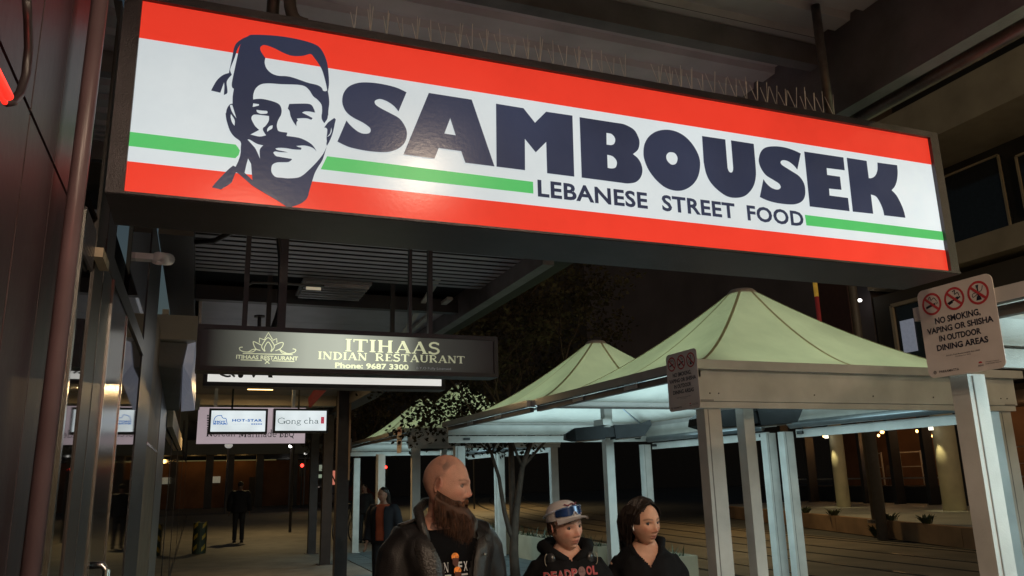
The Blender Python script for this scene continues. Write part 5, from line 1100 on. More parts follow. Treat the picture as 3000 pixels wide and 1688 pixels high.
# ------------------------------------------------------------------ people
def sm(a, b, x): t = max(0, min(1, (x-a)/(b-a))); return t*t*(3-2*t)
def gz(x, z, x0, z0, wx, wz): return math.exp(-((x-x0)/wx)**2 - ((z-z0)/wz)**2)
FEAT = [(0,.021,.05,.010,.0055),(.031,.0,.016,.010,-.0115),(-.031,.0,.016,.010,-.0115),(.031,.0095,.014,.0035,.003),(-.031,.0095,.014,.0035,.003),
        (0,-.004,.009,.02,.009),(0,-.026,.0095,.013,.015),(0,-.037,.0125,.009,.012),(.013,-.041,.007,.006,.010),(-.013,-.041,.007,.006,.010),
        (0,-.0615,.021,.0055,.0075),(0,-.0735,.017,.006,.0085),(0,-.0675,.022,.0022,-.005),(0,-.084,.014,.005,-.004),(0,-.099,.02,.013,.011),
        (.044,-.026,.016,.016,.006),(-.044,-.026,.016,.016,.006),(.035,-.062,.014,.02,-.003),(-.035,-.062,.014,.02,-.003)]
def head_mesh(q, M, st, nu=96, nv=84):
    vs, fs = [], []; wj = st.get('jaw', 1.0)
    for i in range(nv+1):
        ph = -PI/2 + PI*i/nv
        for k in range(nu):
            u = 2*k/nu-1; a = PI*math.copysign(abs(u)**1.35, u)
            dx, dy, dz = math.sin(a)*math.cos(ph), math.cos(a)*math.cos(ph), math.sin(ph)
            x, y, z = .073*math.copysign(abs(dx)**.92, dx), .094*dy, .115*dz
            t = max(0, -z/.115)
            x *= 1-.34*t**1.7*(2-wj); 
            if y < 0: y *= 1-.42*t; y -= .006*sm(-.03,.06,z)
            else: y *= 1-.04*t
            y += .004*sm(0,.6,t)
            f = sm(.1, .55, dy)
            for (x0,z0,wx,wz,am) in FEAT: y += am*gz(x,z,x0,z0,wx,wz)*f*(st.get('nose',1) if am > .012 else 1)
            vs.append(M @ Vector((x,y,z)))
    for i in range(nv):
        for k in range(nu): fs.append((i*nu+k, i*nu+(k+1)%nu, (i+1)*nu+(k+1)%nu, (i+1)*nu+k))
    q.add(vs, fs)
    for s in (-1, 1):  # ears
        E = M @ Matrix.Translation((s*.0725, -.006, -.006)) @ Matrix.Rotation(s*R(-22), 4, 'Z') @ Matrix.Rotation(R(-10), 4, 'X')
        e = MB(); e.ellipsoid((0,0,0), (.0062,.0155,.029), 14, 10); q.add([E @ v for v in e.v], e.f)
        rim = [E @ Vector((s*.004, .0135*math.cos(R(a)) - .002, .0285*math.sin(R(a)))) for a in range(20, 290, 18)]
        q.tube(rim, .0042, 7); q.tube([E @ Vector((s*.003,.010,.004)), E @ Vector((s*.004,.011,-.006))], .0045, 7)
def remesh(o, voxel, smooth_it=0):
    md = o.modifiers.new('r', 'REMESH'); md.mode = 'VOXEL'; md.voxel_size = voxel; md.use_smooth_shade = True
    if smooth_it: s_ = o.modifiers.new('s', 'SMOOTH'); s_.iterations = smooth_it; s_.factor = .5
    pa = o.parent; o.parent = None; WORK.collection.objects.link(o); WORK.view_layers[0].update()
    me = bpy.data.meshes.new_from_object(o.evaluated_get(WORK.view_layers[0].depsgraph)); WORK.collection.objects.unlink(o); o.parent = pa
    o.modifiers.clear(); old = o.data; mt = list(old.materials); o.data = me; me.materials.clear()
    for m_ in mt: me.materials.append(m_)
    bpy.data.meshes.remove(old)
    for p in me.polygons: p.use_smooth = True
    return me
TOR = [(.90,.165,.118,-.01,.85),(1.0,.152,.108,-.005,.85),(1.1,.148,.105,0,.85),(1.2,.158,.112,0,.85),(1.3,.172,.12,0,.82),(1.37,.182,.118,-.005,.8),(1.42,.175,.105,-.012,.8),(1.455,.135,.082,-.02,.85),(1.485,.085,.066,-.02,.95),(1.52,.060,.060,-.012,1),(1.60,.055,.060,.0,1)]
def tor_at(z, g=0):
    for a, b_ in zip(TOR[:-1], TOR[1:]):
        if z <= b_[0]:
            t = max(0, (z-a[0])/(b_[0]-a[0])); return [a[i]+(b_[i]-a[i])*t for i in range(5)]
    return list(TOR[-1])
def front_y(x, z, g, cs=1):
    _, rx, ry, cy, pw = tor_at(z/cs); rx = rx*cs+g; ry = ry*cs+g; cy *= cs
    t = min(.999, abs(x)/rx); return cy + ry*(1-t**(2/pw))**(pw/2)
skin_shader = {}
def skin_mat(name, rough=.52):
    m_ = mat(name, (.4,.2,.14), rough, 0, .14, 22, .3, 260, attr='Col', spec=.35); p = m_.node_tree.nodes['Principled BSDF']
    p.inputs['Subsurface Weight'].default_value = .12; p.inputs['Subsurface Radius'].default_value = (1,.3,.15); p.inputs['Subsurface Scale'].default_value = .006; return m_
def person(lab, loc, facing, H, head_yaw, pitch, roll, st):
    s = H/1.78; P = thing('person', lab, 'person', (loc[0], loc[1], 0), R(facing-90), group=st.get('group'))
    near = st.get('near', False); V = lambda x, y, z: Vector((x*s, y*s, z*s))
    wide = st.get('wide', 1.0); nk = st.get('neck', 1.0)
    hz = st.get('hz', 1.635)
    HM = Matrix.Translation(V(0, .028, hz-.06)) @ Matrix.Rotation(R(head_yaw), 4, 'Z') @ Matrix.Rotation(R(roll), 4, 'Y') @ Matrix.Rotation(R(-pitch), 4, 'X') @ Matrix.Translation(Vector((0,-.008*s,.06*s))) @ Matrix.Scale(s*st.get('hs',1), 4)
    q = MB(); head_mesh(q, HM, st, 96 if near else 40, 84 if near else 36)
    q.rings([(V(0,cy,z), V(rx*wide if z < 1.47 else rx*nk,0,0), V(0,ry*(nk if z > 1.47 else 1),0), pw) for z, rx, ry, cy, pw in TOR] + [(HM @ Vector((0,-.012,-.03)), V(.05,0,0), V(0,.055,0), 1)], 28)
    arms = st.get('arms', [[(.19*wide,-.01,1.415),(.245*wide,-.03,1.14),(.255*wide,.06,.90)]]*2)
    def mir(p, sg): return V(p[0]*sg, p[1], p[2])
    for sg, A in zip((-1, 1), arms):
        pts = [mir(p, sg) for p in A]; mid1 = pts[0].lerp(pts[1], .5); mid2 = pts[1].lerp(pts[2], .4)
        q.tube([pts[0]+V(-.05*sg,0,.01), pts[0], mid1, pts[1], mid2, pts[2]], [.05*s,.052*s,.046*s,.038*s,.038*s,.026*s], 12)
        d = (pts[2]-pts[1]).normalized(); pc = pts[2]+d*.05*s; side = Vector((0,1,0)).cross(d).normalized(); fwd = d.cross(side).normalized()
        q.rings([(pts[2]-d*.01*s, side*.018*s, fwd*.026*s, 1), (pc, side*.014*s, fwd*.04*s, .8), (pc+d*.045*s, side*.012*s, fwd*.04*s, .8)], 14)
        for k, (fl, off) in enumerate(((.068,-.03),(.08,-.01),(.075,.011),(.058,.031))):
            b0 = pc+d*.03*s+fwd*off*s; b1 = b0+d*.035*s; cur = side*(-sg)*.012*s
            q.tube([b0, b1, b1+(d*.6*fl+cur*.9)*s/ s*1.0*s if False else b1+d*fl*.35*s+cur, b1+d*fl*.62*s+cur*2.4], [.0088*s,.0088*s,.008*s,.006*s], 7)
        th = pts[2]+d*.025*s+fwd*.024*s; q.tube([th, th+(d*.02+fwd*.022)*s, th+(d*.045+fwd*.03)*s, th+(d*.062+fwd*.026)*s], [.011*s,.0105*s,.009*s,.007*s], 7)
    legs = st.get('legs', [[(.09,0,.93),(.10,.02,.50),(.11,-.02,.09)]]*2)
    for sg, A in zip((-1, 1), legs):
        pts = [mir(p, sg) for p in A]
        q.tube([pts[0], pts[0].lerp(pts[1],.5), pts[1], pts[1].lerp(pts[2],.35), pts[2]], [.085*s,.075*s,.054*s,.055*s,.038*s], 12)
        ft = pts[2]; q.ellipsoid(ft+V(0,.06,-.05), (.042*s,.12*s,.036*s), 12, 8)
    body = q.build('body', skin_mat(st.get('skin_name','skin')), P, True, True)
    me = remesh(body, (.0036 if near else .011)*s)
    col = me.color_attributes.new('Col', 'FLOAT_COLOR', 'POINT'); inv = HM.inverted(); S = Vector(st['skin']); hc = Vector(st.get('hairc', (.03,.02,.012)))
    cols = []
    for v in me.vertices:
        p = inv @ v.co; c = S.copy()
        if p.z > -.13 and abs(p.x) < .1 and p.y > -.13:
            x, y, z = p; f = sm(.03,.07,y)
            red = .5*gz(x,z,0,-.036,.018,.014)*f + .35*(gz(x,z,.042,-.03,.018,.018)+gz(x,z,-.042,-.03,.018,.018))*f + .5*sm(.07,.078,abs(x))*gz(0,z,0,-.005,1,.03)
            c = c.lerp(Vector((S.x*1.05, S.y*.62, S.z*.6)), min(1, red))
            lip = f*(gz(x,z,0,-.0615,.02,.005)+gz(x,z,0,-.0735,.017,.0055)); c = c.lerp(Vector(st.get('lip',(.3,.08,.06))), min(.85, lip))
            c = c.lerp(Vector((.04,.01,.01)), min(.85, f*gz(x,z,0,-.0673,.02,.0016)))
            for e in (-1, 1):
                bx_ = (x*e-.032); b_ = sm(.024,.018,abs(bx_))*math.exp(-((z-.0205-.003*math.cos(bx_*60)+abs(bx_)*.12)/.0042)**2)*f
                c = c.lerp(hc, min(.9, b_*st.get('brow',.75))); c = c.lerp(S*.45, .5*gz(x*e,z,.031,.006,.016,.006)*f)
            if st.get('bald'):
                n_ = noise.noise(p*28)*.5+noise.noise(p*9)*.5; side = sm(.02,-.01,y)*sm(-.03,.0,z)
                c = c.lerp(Vector((.12,.075,.06)), .55*side*(.75+.5*n_)*sm(.112,.07,z)); 
                c = c.lerp(Vector((.10,.07,.065)), .75*sm(.0,.25,noise.noise(Vector((x*0+y*26,z*26,3)))+.1)*math.exp(-((y-.005)/.03)**2-((z-.07)/.03)**2)*sm(.0,.03,x))
            if st.get('stub'): c = c.lerp(hc, .5*sm(.04,-.02,y)*sm(.0,.02,z))
        elif st.get('tattoo') and p.z > -.27:
            n_ = noise.noise(p*38); c = c.lerp(Vector((.03,.03,.035)), .7*sm(.08,.2,n_))
        cols += [c.x, c.y, c.z, 1]
    col.data.foreach_set('color', cols)
    if near:
        for e in (-1, 1):
            q = MB(); c0 = HM @ Vector((e*.0305, .0705, .0005)); q.ellipsoid(c0, (.0118*s,)*3, 18, 14); ey = q.build('eye', mat('eye white', (.26,.21,.19), .2, 0, .03), P, True, True)
            g = (HM.to_3x3() @ Vector((st.get('gaze',0), 1, st.get('gz',-.12)))).normalized(); a = g.orthogonal().normalized(); b_ = g.cross(a)
            q = MB(); q.tube([c0+g*.0106*s, c0+g*.0121*s], .0066*s, 14); q.build('iris', mat('dark iris', st.get('iris',(.05,.04,.03)), .1), ey, True, True)
            q = MB(); q.tube([HM @ Vector((e*(.0305+dx), .0815+(.0016 if abs(dx) < .008 else -.001), .0068-.0042*(dx/.013)**2)) for dx in (-.014,-.008,0,.008,.014)], .0013*s, 5); q.build('eyelash', mat('lash', (.02,.012,.01), .7), P, True, True)
    # trousers and shoes
    q = MB()
    for sg, A in zip((-1, 1), legs):
        pts = [mir(p, sg) for p in A]; q.tube([pts[0]+V(0,0,.03), pts[0].lerp(pts[1],.5), pts[1], pts[1].lerp(pts[2],.5), pts[2]+V(0,0,-.02)], [.10*s,.088*s,.07*s,.066*s,.062*s], 14)
    q.rings([(V(0,-.008,.86), V(.15,0,0), V(0,.115,0), .85), (V(0,-.01,.92), V(.175,0,0), V(0,.125,0), .85), (V(0,-.008,1.0), V(.162,0,0), V(0,.118,0), .85)], 24)
    tr_ = q.build('trousers', mat(st.get('tr_name','black jeans'), st.get('trc',(.012,.012,.015)), .75), P, True, True); remesh(tr_, .016*s, 2)
    for sg, A in zip((-1, 1), legs):
        a = mir(A[2], sg); q = MB(); q.ellipsoid(a+V(0,.055,-.048), (.05*s,.14*s,.042*s), 14, 8); q.box(a.x-.045*s, a.x+.045*s, a.y-.08*s, a.y+.19*s, a.z-.09*s, a.z-.066*s); q.build('shoe', mat('dark shoe', (.02,.02,.02), .5), P, True, True)
    # top with sleeves
    def top(name, g, m_, sleeves=True, zmin=.90, zneck=1.50, opening=None, wr=.007, voxel=.008, shoulder=0):
        q = MB(); rr_ = []
        for z, rx, ry, cy, pw in TOR:
            if z < zmin or z > zneck: continue
            gg = g + (shoulder if 1.3 < z < 1.47 else 0) - (.014 if wide < .9 and 1.40 < z < 1.46 else 0)
            rr_.append((V(0,cy,z), Vector(((rx*wide*s+gg),0,0)) if z < 1.47 else Vector((rx*s+gg,0,0)), Vector((0,ry*s+g,0)), pw))
        rr_.insert(0, (V(0,rr_[0][0].y/s,zmin-.03), rr_[0][1]*.98, rr_[0][2]*.98, .85)); q.rings(rr_, 30)
        if sleeves:
            for sg, A in zip((-1, 1), arms):
                pts = [mir(p, sg) for p in A]; q.tube([pts[0]+V(-.07*sg,0,.0), pts[0]+V(-.02*sg,0,.0), pts[0].lerp(pts[1],.2), pts[0].lerp(pts[1],.6), pts[1], pts[1].lerp(pts[2],.5), pts[1].lerp(pts[2],.93)], [(.038*s+g),(.050*s+g),(.054*s+g),(.052*s+g),(.047*s+g),(.043*s+g),(.036*s+g)], 16)
        o = q.build(name, m_, P, True, True); me = remesh(o, voxel*s, 4 if near else 1)
        nrm = [v.normal.copy() for v in me.vertices]
        for v, vn in zip(me.vertices, nrm):
            p = v.co; n_ = noise.noise(Vector((p.x*9, p.y*9, p.z*5)))*wr + noise.noise(Vector((p.x*22, p.y*22, p.z*13+3)))*wr*.45; v.co = p + vn*n_
        if opening:
            bm = bmesh.new(); bm.from_mesh(me)
            dl = [f for f in bm.faces if f.calc_center_median().y > (-.02)*s and abs(f.calc_center_median().x) < opening(f.calc_center_median().z/s)*s]
            bmesh.ops.delete(bm, geom=dl, context='FACES'); bm.to_mesh(me); bm.free()
        return o
    def decal(name, sh, x0, z0, g, m_, parent, flipx=False):
        vs, fs = sh; q = MB(); q.add([Vector((-(x0+v[0]), front_y((x0+v[0])/1, z0+v[1], g, s)+(v[2] if len(v) > 2 else 0), z0+v[1])) for v in vs], fs); return q.build(name, m_, parent, False, True)
    P['_'] = 0; del P['_']
    return P, s, V, HM, top, decal
def torso_patch(poly_fn, s, g): pass
def strip_patch(name, pts2, s, g, m_, parent, th=.006):
    """quad strip on the chest: pts2 list of ((xa,za),(xb,zb))"""
    q = MB(); vs = []
    for a, b_ in pts2:
        for t in (0, .33, .66, 1):
            x = a[0]+(b_[0]-a[0])*t; z = a[1]+(b_[1]-a[1])*t; vs.append(Vector((x*s, front_y(x*s, z*s, g*s, s), z*s)))
    n = len(pts2); fs = []
    for i in range(n-1):
        for j in range(3): fs.append((i*4+j, i*4+j+1, (i+1)*4+j+1, (i+1)*4+j))
    N = len(vs); vs2 = [v+Vector((0,th*s,0)) for v in vs]
    q.add(vs2, fs); q.add(vs, [f[::-1] for f in fs])
    q2 = MB(); q2.v = vs2+vs; q2.f = fs+[tuple(i+N for i in f[::-1]) for f in fs]
    ring = [i*4 for i in range(n)]+[(n-1)*4+j for j in (1,2,3)]+[i*4+3 for i in range(n-2,-1,-1)]+[2,1]
    for a, b_ in zip(ring, ring[1:]+ring[:1]): q2.f.append((a, b_, b_+N, a+N))
    return q2.build(name, m_, parent, True, True)
def strands(q, rr, n, f, w, seg=5):
    for _ in range(n):
        pts = f(rr); k = len(pts); prev = None; side = (pts[-1]-pts[0]).cross(Vector((rr.uniform(-1,1), rr.uniform(-1,1), rr.uniform(-1,1)))).normalized()
        vs = []
        for i, p in enumerate(pts): ww = w*(1-.85*i/(k-1)); vs += [p-side*ww, p+side*ww]
        q.add(vs, [(2*i, 2*i+1, 2*i+3, 2*i+2) for i in range(k-1)])

leather = mat('black leather', (.014,.012,.012), .45, 0, .35, 14, .22, 240, spec=.35)
blackcot = mat('black cotton', (.009,.009,.010), .9, 0, .2, 20, .2, 200, spec=.08)
tee = mat('black t shirt', (.006,.006,.007), .9, spec=.06)

# --- bearded man, leather jacket
pz = oD(1322, 1418, 3.32)
man, s, V, HM, top, decal = person('bald man with long dark beard and black leather jacket looking to the right', (pz.x-.035, pz.y+.0), 276, 1.785, 50, 7, -3,
    dict(near=True, skin=(.52,.27,.195), bald=True, tattoo=True, hz=1.63, wide=.93, lip=(.30,.10,.07), hairc=(.10,.045,.02), brow=.6, iris=(.03,.04,.05), gaze=-.3, gz=-.2, nose=1.1, skin_name='skin warm pale', hs=1.03))
ts = top('tshirt', .008, tee, False, .92, 1.48, wr=.003, voxel=.009)
jk = top('leather_jacket', .026, leather, True, .90, 1.50, opening=lambda z: .052+.075*sm(1.28,1.5,z), wr=.011, shoulder=.012)
lea2 = mat('leather lapel', (.03,.026,.024), .34, 0, .3, 14, .4, 130)
for sg in (-1, 1):
    strip_patch('lapel', [((sg*.052,1.10),(sg*.085,1.12)), ((sg*.058,1.22),(sg*.125,1.25)), ((sg*.072,1.34),(sg*.165,1.385)), ((sg*.10,1.41),(sg*.15,1.43))], s, .032, lea2, jk)
    q = MB(); q.tube([V(sg*.10, .082, 1.41), V(sg*.115, .05, 1.475), V(sg*.10, -.03, 1.53), V(sg*.05,-.085,1.555), V(0,-.10,1.56)], [.014,.019,.021,.021,.02], 10); q.build('collar', lea2, jk, True, True)
    q = MB(); q.tube([Vector((sg*x*s, front_y(x*s, z*s, .032*s, s)+.004, z*s)) for x, z in ((.052,.95),(.052,1.1),(.056,1.2))], .003, 6); q.build('zip', chrome, jk, True, True)
q = MB(); q.tube([Vector((-.118*s, front_y(.118*s, 1.355*s, .038*s, s)+.006, 1.355*s)), Vector((-.118*s, front_y(.118*s, 1.355*s, .038*s, s)+.012, 1.355*s))], .007, 10); q.build('stud', chrome, jk, True, True)
for sg in (-1, 1):   # epaulettes and shoulder seams
    q = MB(); q.hexa([V(sg*.10,-.035,1.492),V(sg*.10,.0,1.492),V(sg*.185,-.0,1.468),V(sg*.185,-.035,1.468)], [V(sg*.10,-.035,1.502),V(sg*.10,.0,1.502),V(sg*.187,-.0,1.478),V(sg*.187,-.035,1.478)]); q.build('epaulette', lea2, jk, True, True)
# shirt print: lettering, two orange heads, pale figure
wp = mat('white print', (.5,.49,.5), .8, 0, .2, 60)
op = mat('orange print', (.9,.27,.04), .7, 0, .5, 90)
x0 = -.052*s
sx_ = lambda x, z: ((x)*s, z*s)
for k, (ch, dx) in enumerate((('N',0.0),('O',.024),('F',.060),('X',.084))):
    vs, fs = serif2d('N' if ch == 'N' else 'S' if False else ch, .02*s, .036*s, .9) if ch in GLYPH else text2d(ch, .018*s, .036*s, .03)
    if ch == 'O': continue
    decal('print', (vs, fs), x0+dx*s, (1.296)*s, .0125*s, wp, ts)
for dz, dx in ((.0,-.004),(-.052,.004)):
    q = MB(); c = Vector(((dx)*s, 0, (1.352+dz)*s)); vs = []
    pts = [((.016*math.cos(2*PI*i/14))*s, (.015*math.sin(2*PI*i/14))*s) for i in range(14)]
    fs = [tuple(range(14))]; decal('print_head', ([(a, b_, .002) for a, b_ in pts], fs), c.x, c.z, .0135*s, op, ts)
    decal('print_beard', ([(-.012*s,-.004*s,.003),(.015*s,-.006*s,.003),(.012*s,-.03*s,.003),(0,-.04*s,.003),(-.012*s,-.026*s,.003)], [(0,1,2,3,4)]), c.x, c.z, .0135*s, mat('brown print', (.10,.03,.02), .8), ts)
fig = [(-.045,.0),(-.04,.03),(-.03,.05),(-.012,.06),(.0,.045),(.012,.065),(.03,.06),(.042,.03),(.05,0),(.05,-.16),(-.048,-.16)]
decal('print', ([(a*s, b_*s, .0015) for a, b_ in fig], [tuple(range(len(fig)))[::-1]]), 0, 1.20*s, .0125*s, wp, ts)
for sg in (-1,1): decal('print', ([(sg*.022*s,.0,.001),(sg*.05*s,.0,.001),(sg*.05*s,.007*s,.001),(sg*.022*s,.007*s,.001)], [(0,1,2,3)]), 0, 1.28*s, .0125*s, wp, ts)
# beard
bm_ = mat('dark brown beard', (.06,.026,.014), .75, 0, .5, 30)
bt = mat('rust beard tips', (.12,.045,.018), .7, 0, .4, 30)
def beard_pt(az, v, noise_amp=.004):
    aa = abs(az)/R(100); zu = -.086+.060*aa**1.1+.012*math.exp(-((aa-.30)/.12)**2); zb = -.198+.085*aa**2
    z = zu+(zb-zu)*v; t = min(1, max(0, -z/.115)); th = -.007+.024*sm(0,.38,v)
    x = .073*math.sin(az)*(1-.34*t**1.7)+math.copysign(th, az)*min(1, abs(az)*2); y = .094*math.cos(az)*(1 if abs(az) < PI/2 else .6)+(.006+.011*sm(-.05,-.095,z))*math.cos(az)**3+th*math.cos(az)
    k = sm(-.11,-.235,z); x *= 1-.72*k; y = y*(1-k)+(.052+.02*math.cos(az))*k
    p = Vector((x, y, z)); n_ = noise.noise(p*55)*noise_amp; return p+Vector((math.sin(az), math.cos(az), 0))*n_
q = MB(); vs = []; nA, nV = 44, 26
for i in range(nV+1):
    for k in range(nA+1): vs.append(HM @ beard_pt(R(-100+200*k/nA), i/nV))
q.add(vs, [(i*(nA+1)+k, i*(nA+1)+k+1, (i+1)*(nA+1)+k+1, (i+1)*(nA+1)+k) for i in range(nV) for k in range(nA)]); brd = q.build('beard', bm_, man, True, True)
rr = random.Random(3); q = MB(); q2 = MB()
def fb(r):
    az = R(r.uniform(-99, 99)); v = r.uniform(0,.88)**1.5; p = beard_pt(az, v, 0); L = r.uniform(.03,.09)
    o_ = Vector((math.sin(az), math.cos(az), 0)); mid = p+o_*r.uniform(.003,.009)+Vector((-p.x*.1, .002, -L*.5)); tip = p+o_*r.uniform(-.002,.010)+Vector((-p.x*.3+r.uniform(-.014,.014), .004, -L))
    return [HM @ (p-o_*.002), HM @ mid, HM @ tip]
strands(q, rr, 3800, fb, .0010); q.build('beard_hair', bm_, brd, False, True)
strands(q2, rr, 1100, fb, .0009); q2.build('beard_hair', bt, brd, False, True)
q = MB()
def fm(r):
    a = r.uniform(-1, 1); p = Vector((a*.024, .095-.35*abs(a)*.024+.004, -.052-abs(a)*.004+r.uniform(-.003,.003))); t = p+Vector((a*.012+.004*math.copysign(1,a), r.uniform(-.006,.0), -.014-abs(a)*.012))
    return [HM @ p, HM @ ((p+t)/2+Vector((0,.003,0))), HM @ t]
strands(q, rr, 420, fm, .0010); q.build('moustache', bt, man, False, True)

# --- boy in white cap
pz = oD(1674, 1522, 3.72)
boy, s, V, HM, top, decal = person('boy in white cap with blue sports glasses on it, black hoodie with red lettering', (pz.x-.02, pz.y+.02), 258, 1.585, 22, 0, 7,
    dict(near=True, skin=(.58,.33,.25), stub=True, hairc=(.05,.03,.02), brow=.55, lip=(.34,.10,.08), iris=(.025,.02,.015), gaze=.1, gz=-.2, hz=1.602, wide=.88, neck=.9, arms=[[(.158,-.01,1.375),(.20,-.03,1.10),(.215,.06,.87)]]*2, jaw=.88, nose=.9, skin_name='skin warm pale', hs=1.05))
hd = top('hoodie', .03, blackcot, True, .90, 1.49, wr=.010, shoulder=.006, opening=lambda z: .06*sm(1.435,1.48,z) if z > 1.435 else -1)
q = MB(); q.tube([V(.02,.092,1.435), V(.095,.055,1.475), V(.12,-.03,1.50), V(.07,-.11,1.50), V(0,-.13,1.49), V(-.07,-.11,1.50), V(-.12,-.03,1.50), V(-.095,.055,1.475), V(-.02,.092,1.435)], [.018,.026,.032,.04,.044,.04,.032,.026,.018], 12); q.build('hood', blackcot, hd, True, True)
gold = mat('pale headphone trim', (.5,.42,.32), .3, .6)
for sg in (-1, 1):   # headphones resting round the neck
    c = V(sg*.105,.075,1.445); q = MB(); q.ellipsoid(c, (.027*s,.017*s,.034*s), 16, 10, Matrix.Rotation(R(sg*-35), 3, 'Z')); hp = q.build('headphone_cup', mat('black plastic cup', (.02,.02,.022), .3), boy, True, True)
    q = MB(); q.tube([c+Vector((sg*.02+.0*k, .016, .03*math.cos(R(k*25))*s+0)) + Vector((.01*math.sin(R(k*25))*sg,0,0)) for k in range(8)], .0016, 6); q.build('trim', gold, hp, True, True)
# lettering on hoodie (plain disc where the emblem stands)
rdp = mat('red print', (.33,.045,.05), .7, 0, .3, 60); wdp = mat('worn pale outline', (.35,.3,.3), .8)
x_ = -.155; 
for ch, wd in zip('DEADP', (.036,.032,.036,.036,.034)):
    vs, fs = text2d(ch, wd*s*.92, .042*s, .05); decal('lettering', ([(a+.0015, b_-.0015, .0) for a, b_ in vs], fs), x_*s, 1.35*s+(x_+.15)*.09, .0365*s, wdp, hd)
    vs, fs = text2d(ch, wd*s*.86, .038*s, .03); decal('lettering', ([(a+.001, b_+.002, .0018) for a, b_ in vs], fs), x_*s, 1.35*s+(x_+.15)*.09, .0365*s, rdp, hd); x_ += wd
ds = [(.019*s*math.cos(2*PI*i/16), .024*s*math.sin(2*PI*i/16)) for i in range(16)]
decal('disc_print', ([(a, b_, .0015) for a, b_ in ds], [tuple(range(16))]), (x_+.022)*s, 1.388*s, .0365*s, mat('dull maroon disc', (.16,.09,.09), .8, 0, .4, 90), hd); x_ += .046
for ch, wd in zip('OL', (.034,.03)):
    vs, fs = text2d(ch, wd*s*.9, .042*s, .05); decal('lettering', (vs, fs), x_*s, 1.37*s, .0365*s, rdp, hd); x_ += wd
# cap
capm = mat('white cap cloth', (.50,.46,.45), .8, 0, .05, 30, .2, 200); capb = mat('blue cap print', (.06,.09,.2), .8)
q = MB(); vs, fs = [], []; nu, nv = 40, 14
CM = HM @ Matrix.Translation((0,-.006,.036)) @ Matrix.Rotation(R(6), 4, 'X')
for i in range(nv+1):
    ph = PI/2*i/nv
    for k in range(nu):
        a = 2*PI*k/nu; hgt = .092*math.sin(ph)**.85 if ph else 0
        vs.append(CM @ Vector((math.cos(a)*.083*math.cos(ph)**.75, math.sin(a)*.104*math.cos(ph)**.75, hgt)))
for i in range(nv):
    for k in range(nu): fs.append((i*nu+k, i*nu+(k+1)%nu, (i+1)*nu+(k+1)%nu, (i+1)*nu+k))
cap = thing('cap', 'white baseball cap with curved brim worn by the boy', 'cap', (0,0,0)) if False else None
q.add(vs, fs); capo = q.build('cap', capm, boy, True, True)
q = MB(); vs, fs = [], []; nb = 20
for j, (rr_, zz, dz) in enumerate(((1.0,.004,.0),(1.22,.004,.003),(1.45,.002,.006),(1.62,-.002,.009))):
    for i in range(nb+1):
        a = R(90-62+124*i/nb); x = math.cos(a)*.083*(1+(rr_-1)*.35); y_ = math.sin(a)*.104; y_ = y_ + (rr_-1)*.104*math.sin(a)**1.2; dr = -dz*2.0*abs(math.cos(a))**1.6
        vs.append(CM @ Vector((x, y_, zz+dr)))
for j in range(3):
    for i in range(nb): b0 = j*(nb+1)+i; fs.append((b0, b0+1, b0+nb+2, b0+nb+1))
N = len(vs); vs += [v - (HM.to_3x3() @ Vector((0,0,.004))) for v in vs]; fs += [tuple(i+N for i in f[::-1]) for f in fs]; q.add(vs, fs); q.build('brim', capm, capo, True, True)
def wrap(z0f, z1f, a0, a1, rx, ry, n=30, th=0):
    vs = []
    for i in range(n+1):
        a = R(90+a0+(a1-a0)*i/n); u = (a0+(a1-a0)*i/n); vs += [CM @ Vector((math.cos(a)*rx, math.sin(a)*ry, z0f(u))), CM @ Vector((math.cos(a)*rx*.985, math.sin(a)*ry*.985, z1f(u)))]
    return vs, [(2*i, 2*i+2, 2*i+3, 2*i+1) for i in range(n)]
q = MB(); v_, f_ = wrap(lambda u: .010+.022*math.exp(-(u/9)**2)+.006*(abs(u)/60), lambda u: .056-.010*(abs(u)/60)**2, -62, 62, .089, .112); q.add(v_, f_); gl_ = q.build('glasses_lens', mat('blue mirror lens', (.02,.05,.16), .12, .3, .5, 25, coat=.6), capo, True, True)
q = MB(); v_, f_ = wrap(lambda u: .054-.010*(abs(u)/60)**2, lambda u: .060-.010*(abs(u)/60)**2, -62, 62, .0905, .1135); q.add(v_, f_); q.build('glasses_frame', mat('dark blue frame', (.05,.10,.22), .3), gl_, True, True)
for sg in (-1, 1):
    q = MB(); q.tube([CM @ Vector((math.cos(R(90+sg*a))*.090, math.sin(R(90+sg*a))*.113, .05-.0004*(a-60))) for a in (60,85,110,130)], .004, 8); q.build('glasses_arm', mat('pale arm', (.4,.42,.5), .3), gl_, True, True)
q = MB(); q.tube([CM @ Vector((dx, .1125-.1*abs(dx), .012+dz)) for dx, dz in ((-.012,0),(-.006,.014),(0,.018),(.006,.014),(.012,0))], .003, 8); q.build('nose_bridge', mat('pale arm', (.4,.42,.5)), gl_, True, True)
q = MB(); q.tube([CM @ Vector((.0835*math.cos(R(a)), .1045*math.sin(R(a)), .073+.0035*math.sin(R(a*14)))) if False else CM @ Vector((.075*math.cos(R(a)), .094*math.sin(R(a)), .066+.004*math.sin(R(a*13)))) for a in range(60, 121, 3)], .003, 6); q.build('embroidery', mat('maroon thread', (.16,.03,.05), .8), capo, True, True)
q = MB()
def fh(r):
    az = R(r.choice((-1,1))*r.uniform(70,180)); z0 = r.uniform(-.01,.045); p = Vector((math.sin(az)*.078, math.cos(az)*.097-.006, z0)); return [HM @ p, HM @ (p*1.03+Vector((0,0,-.012))), HM @ (p*1.01+Vector((0,0,-.028)))]
strands(q, rr, 900, fh, .0016)
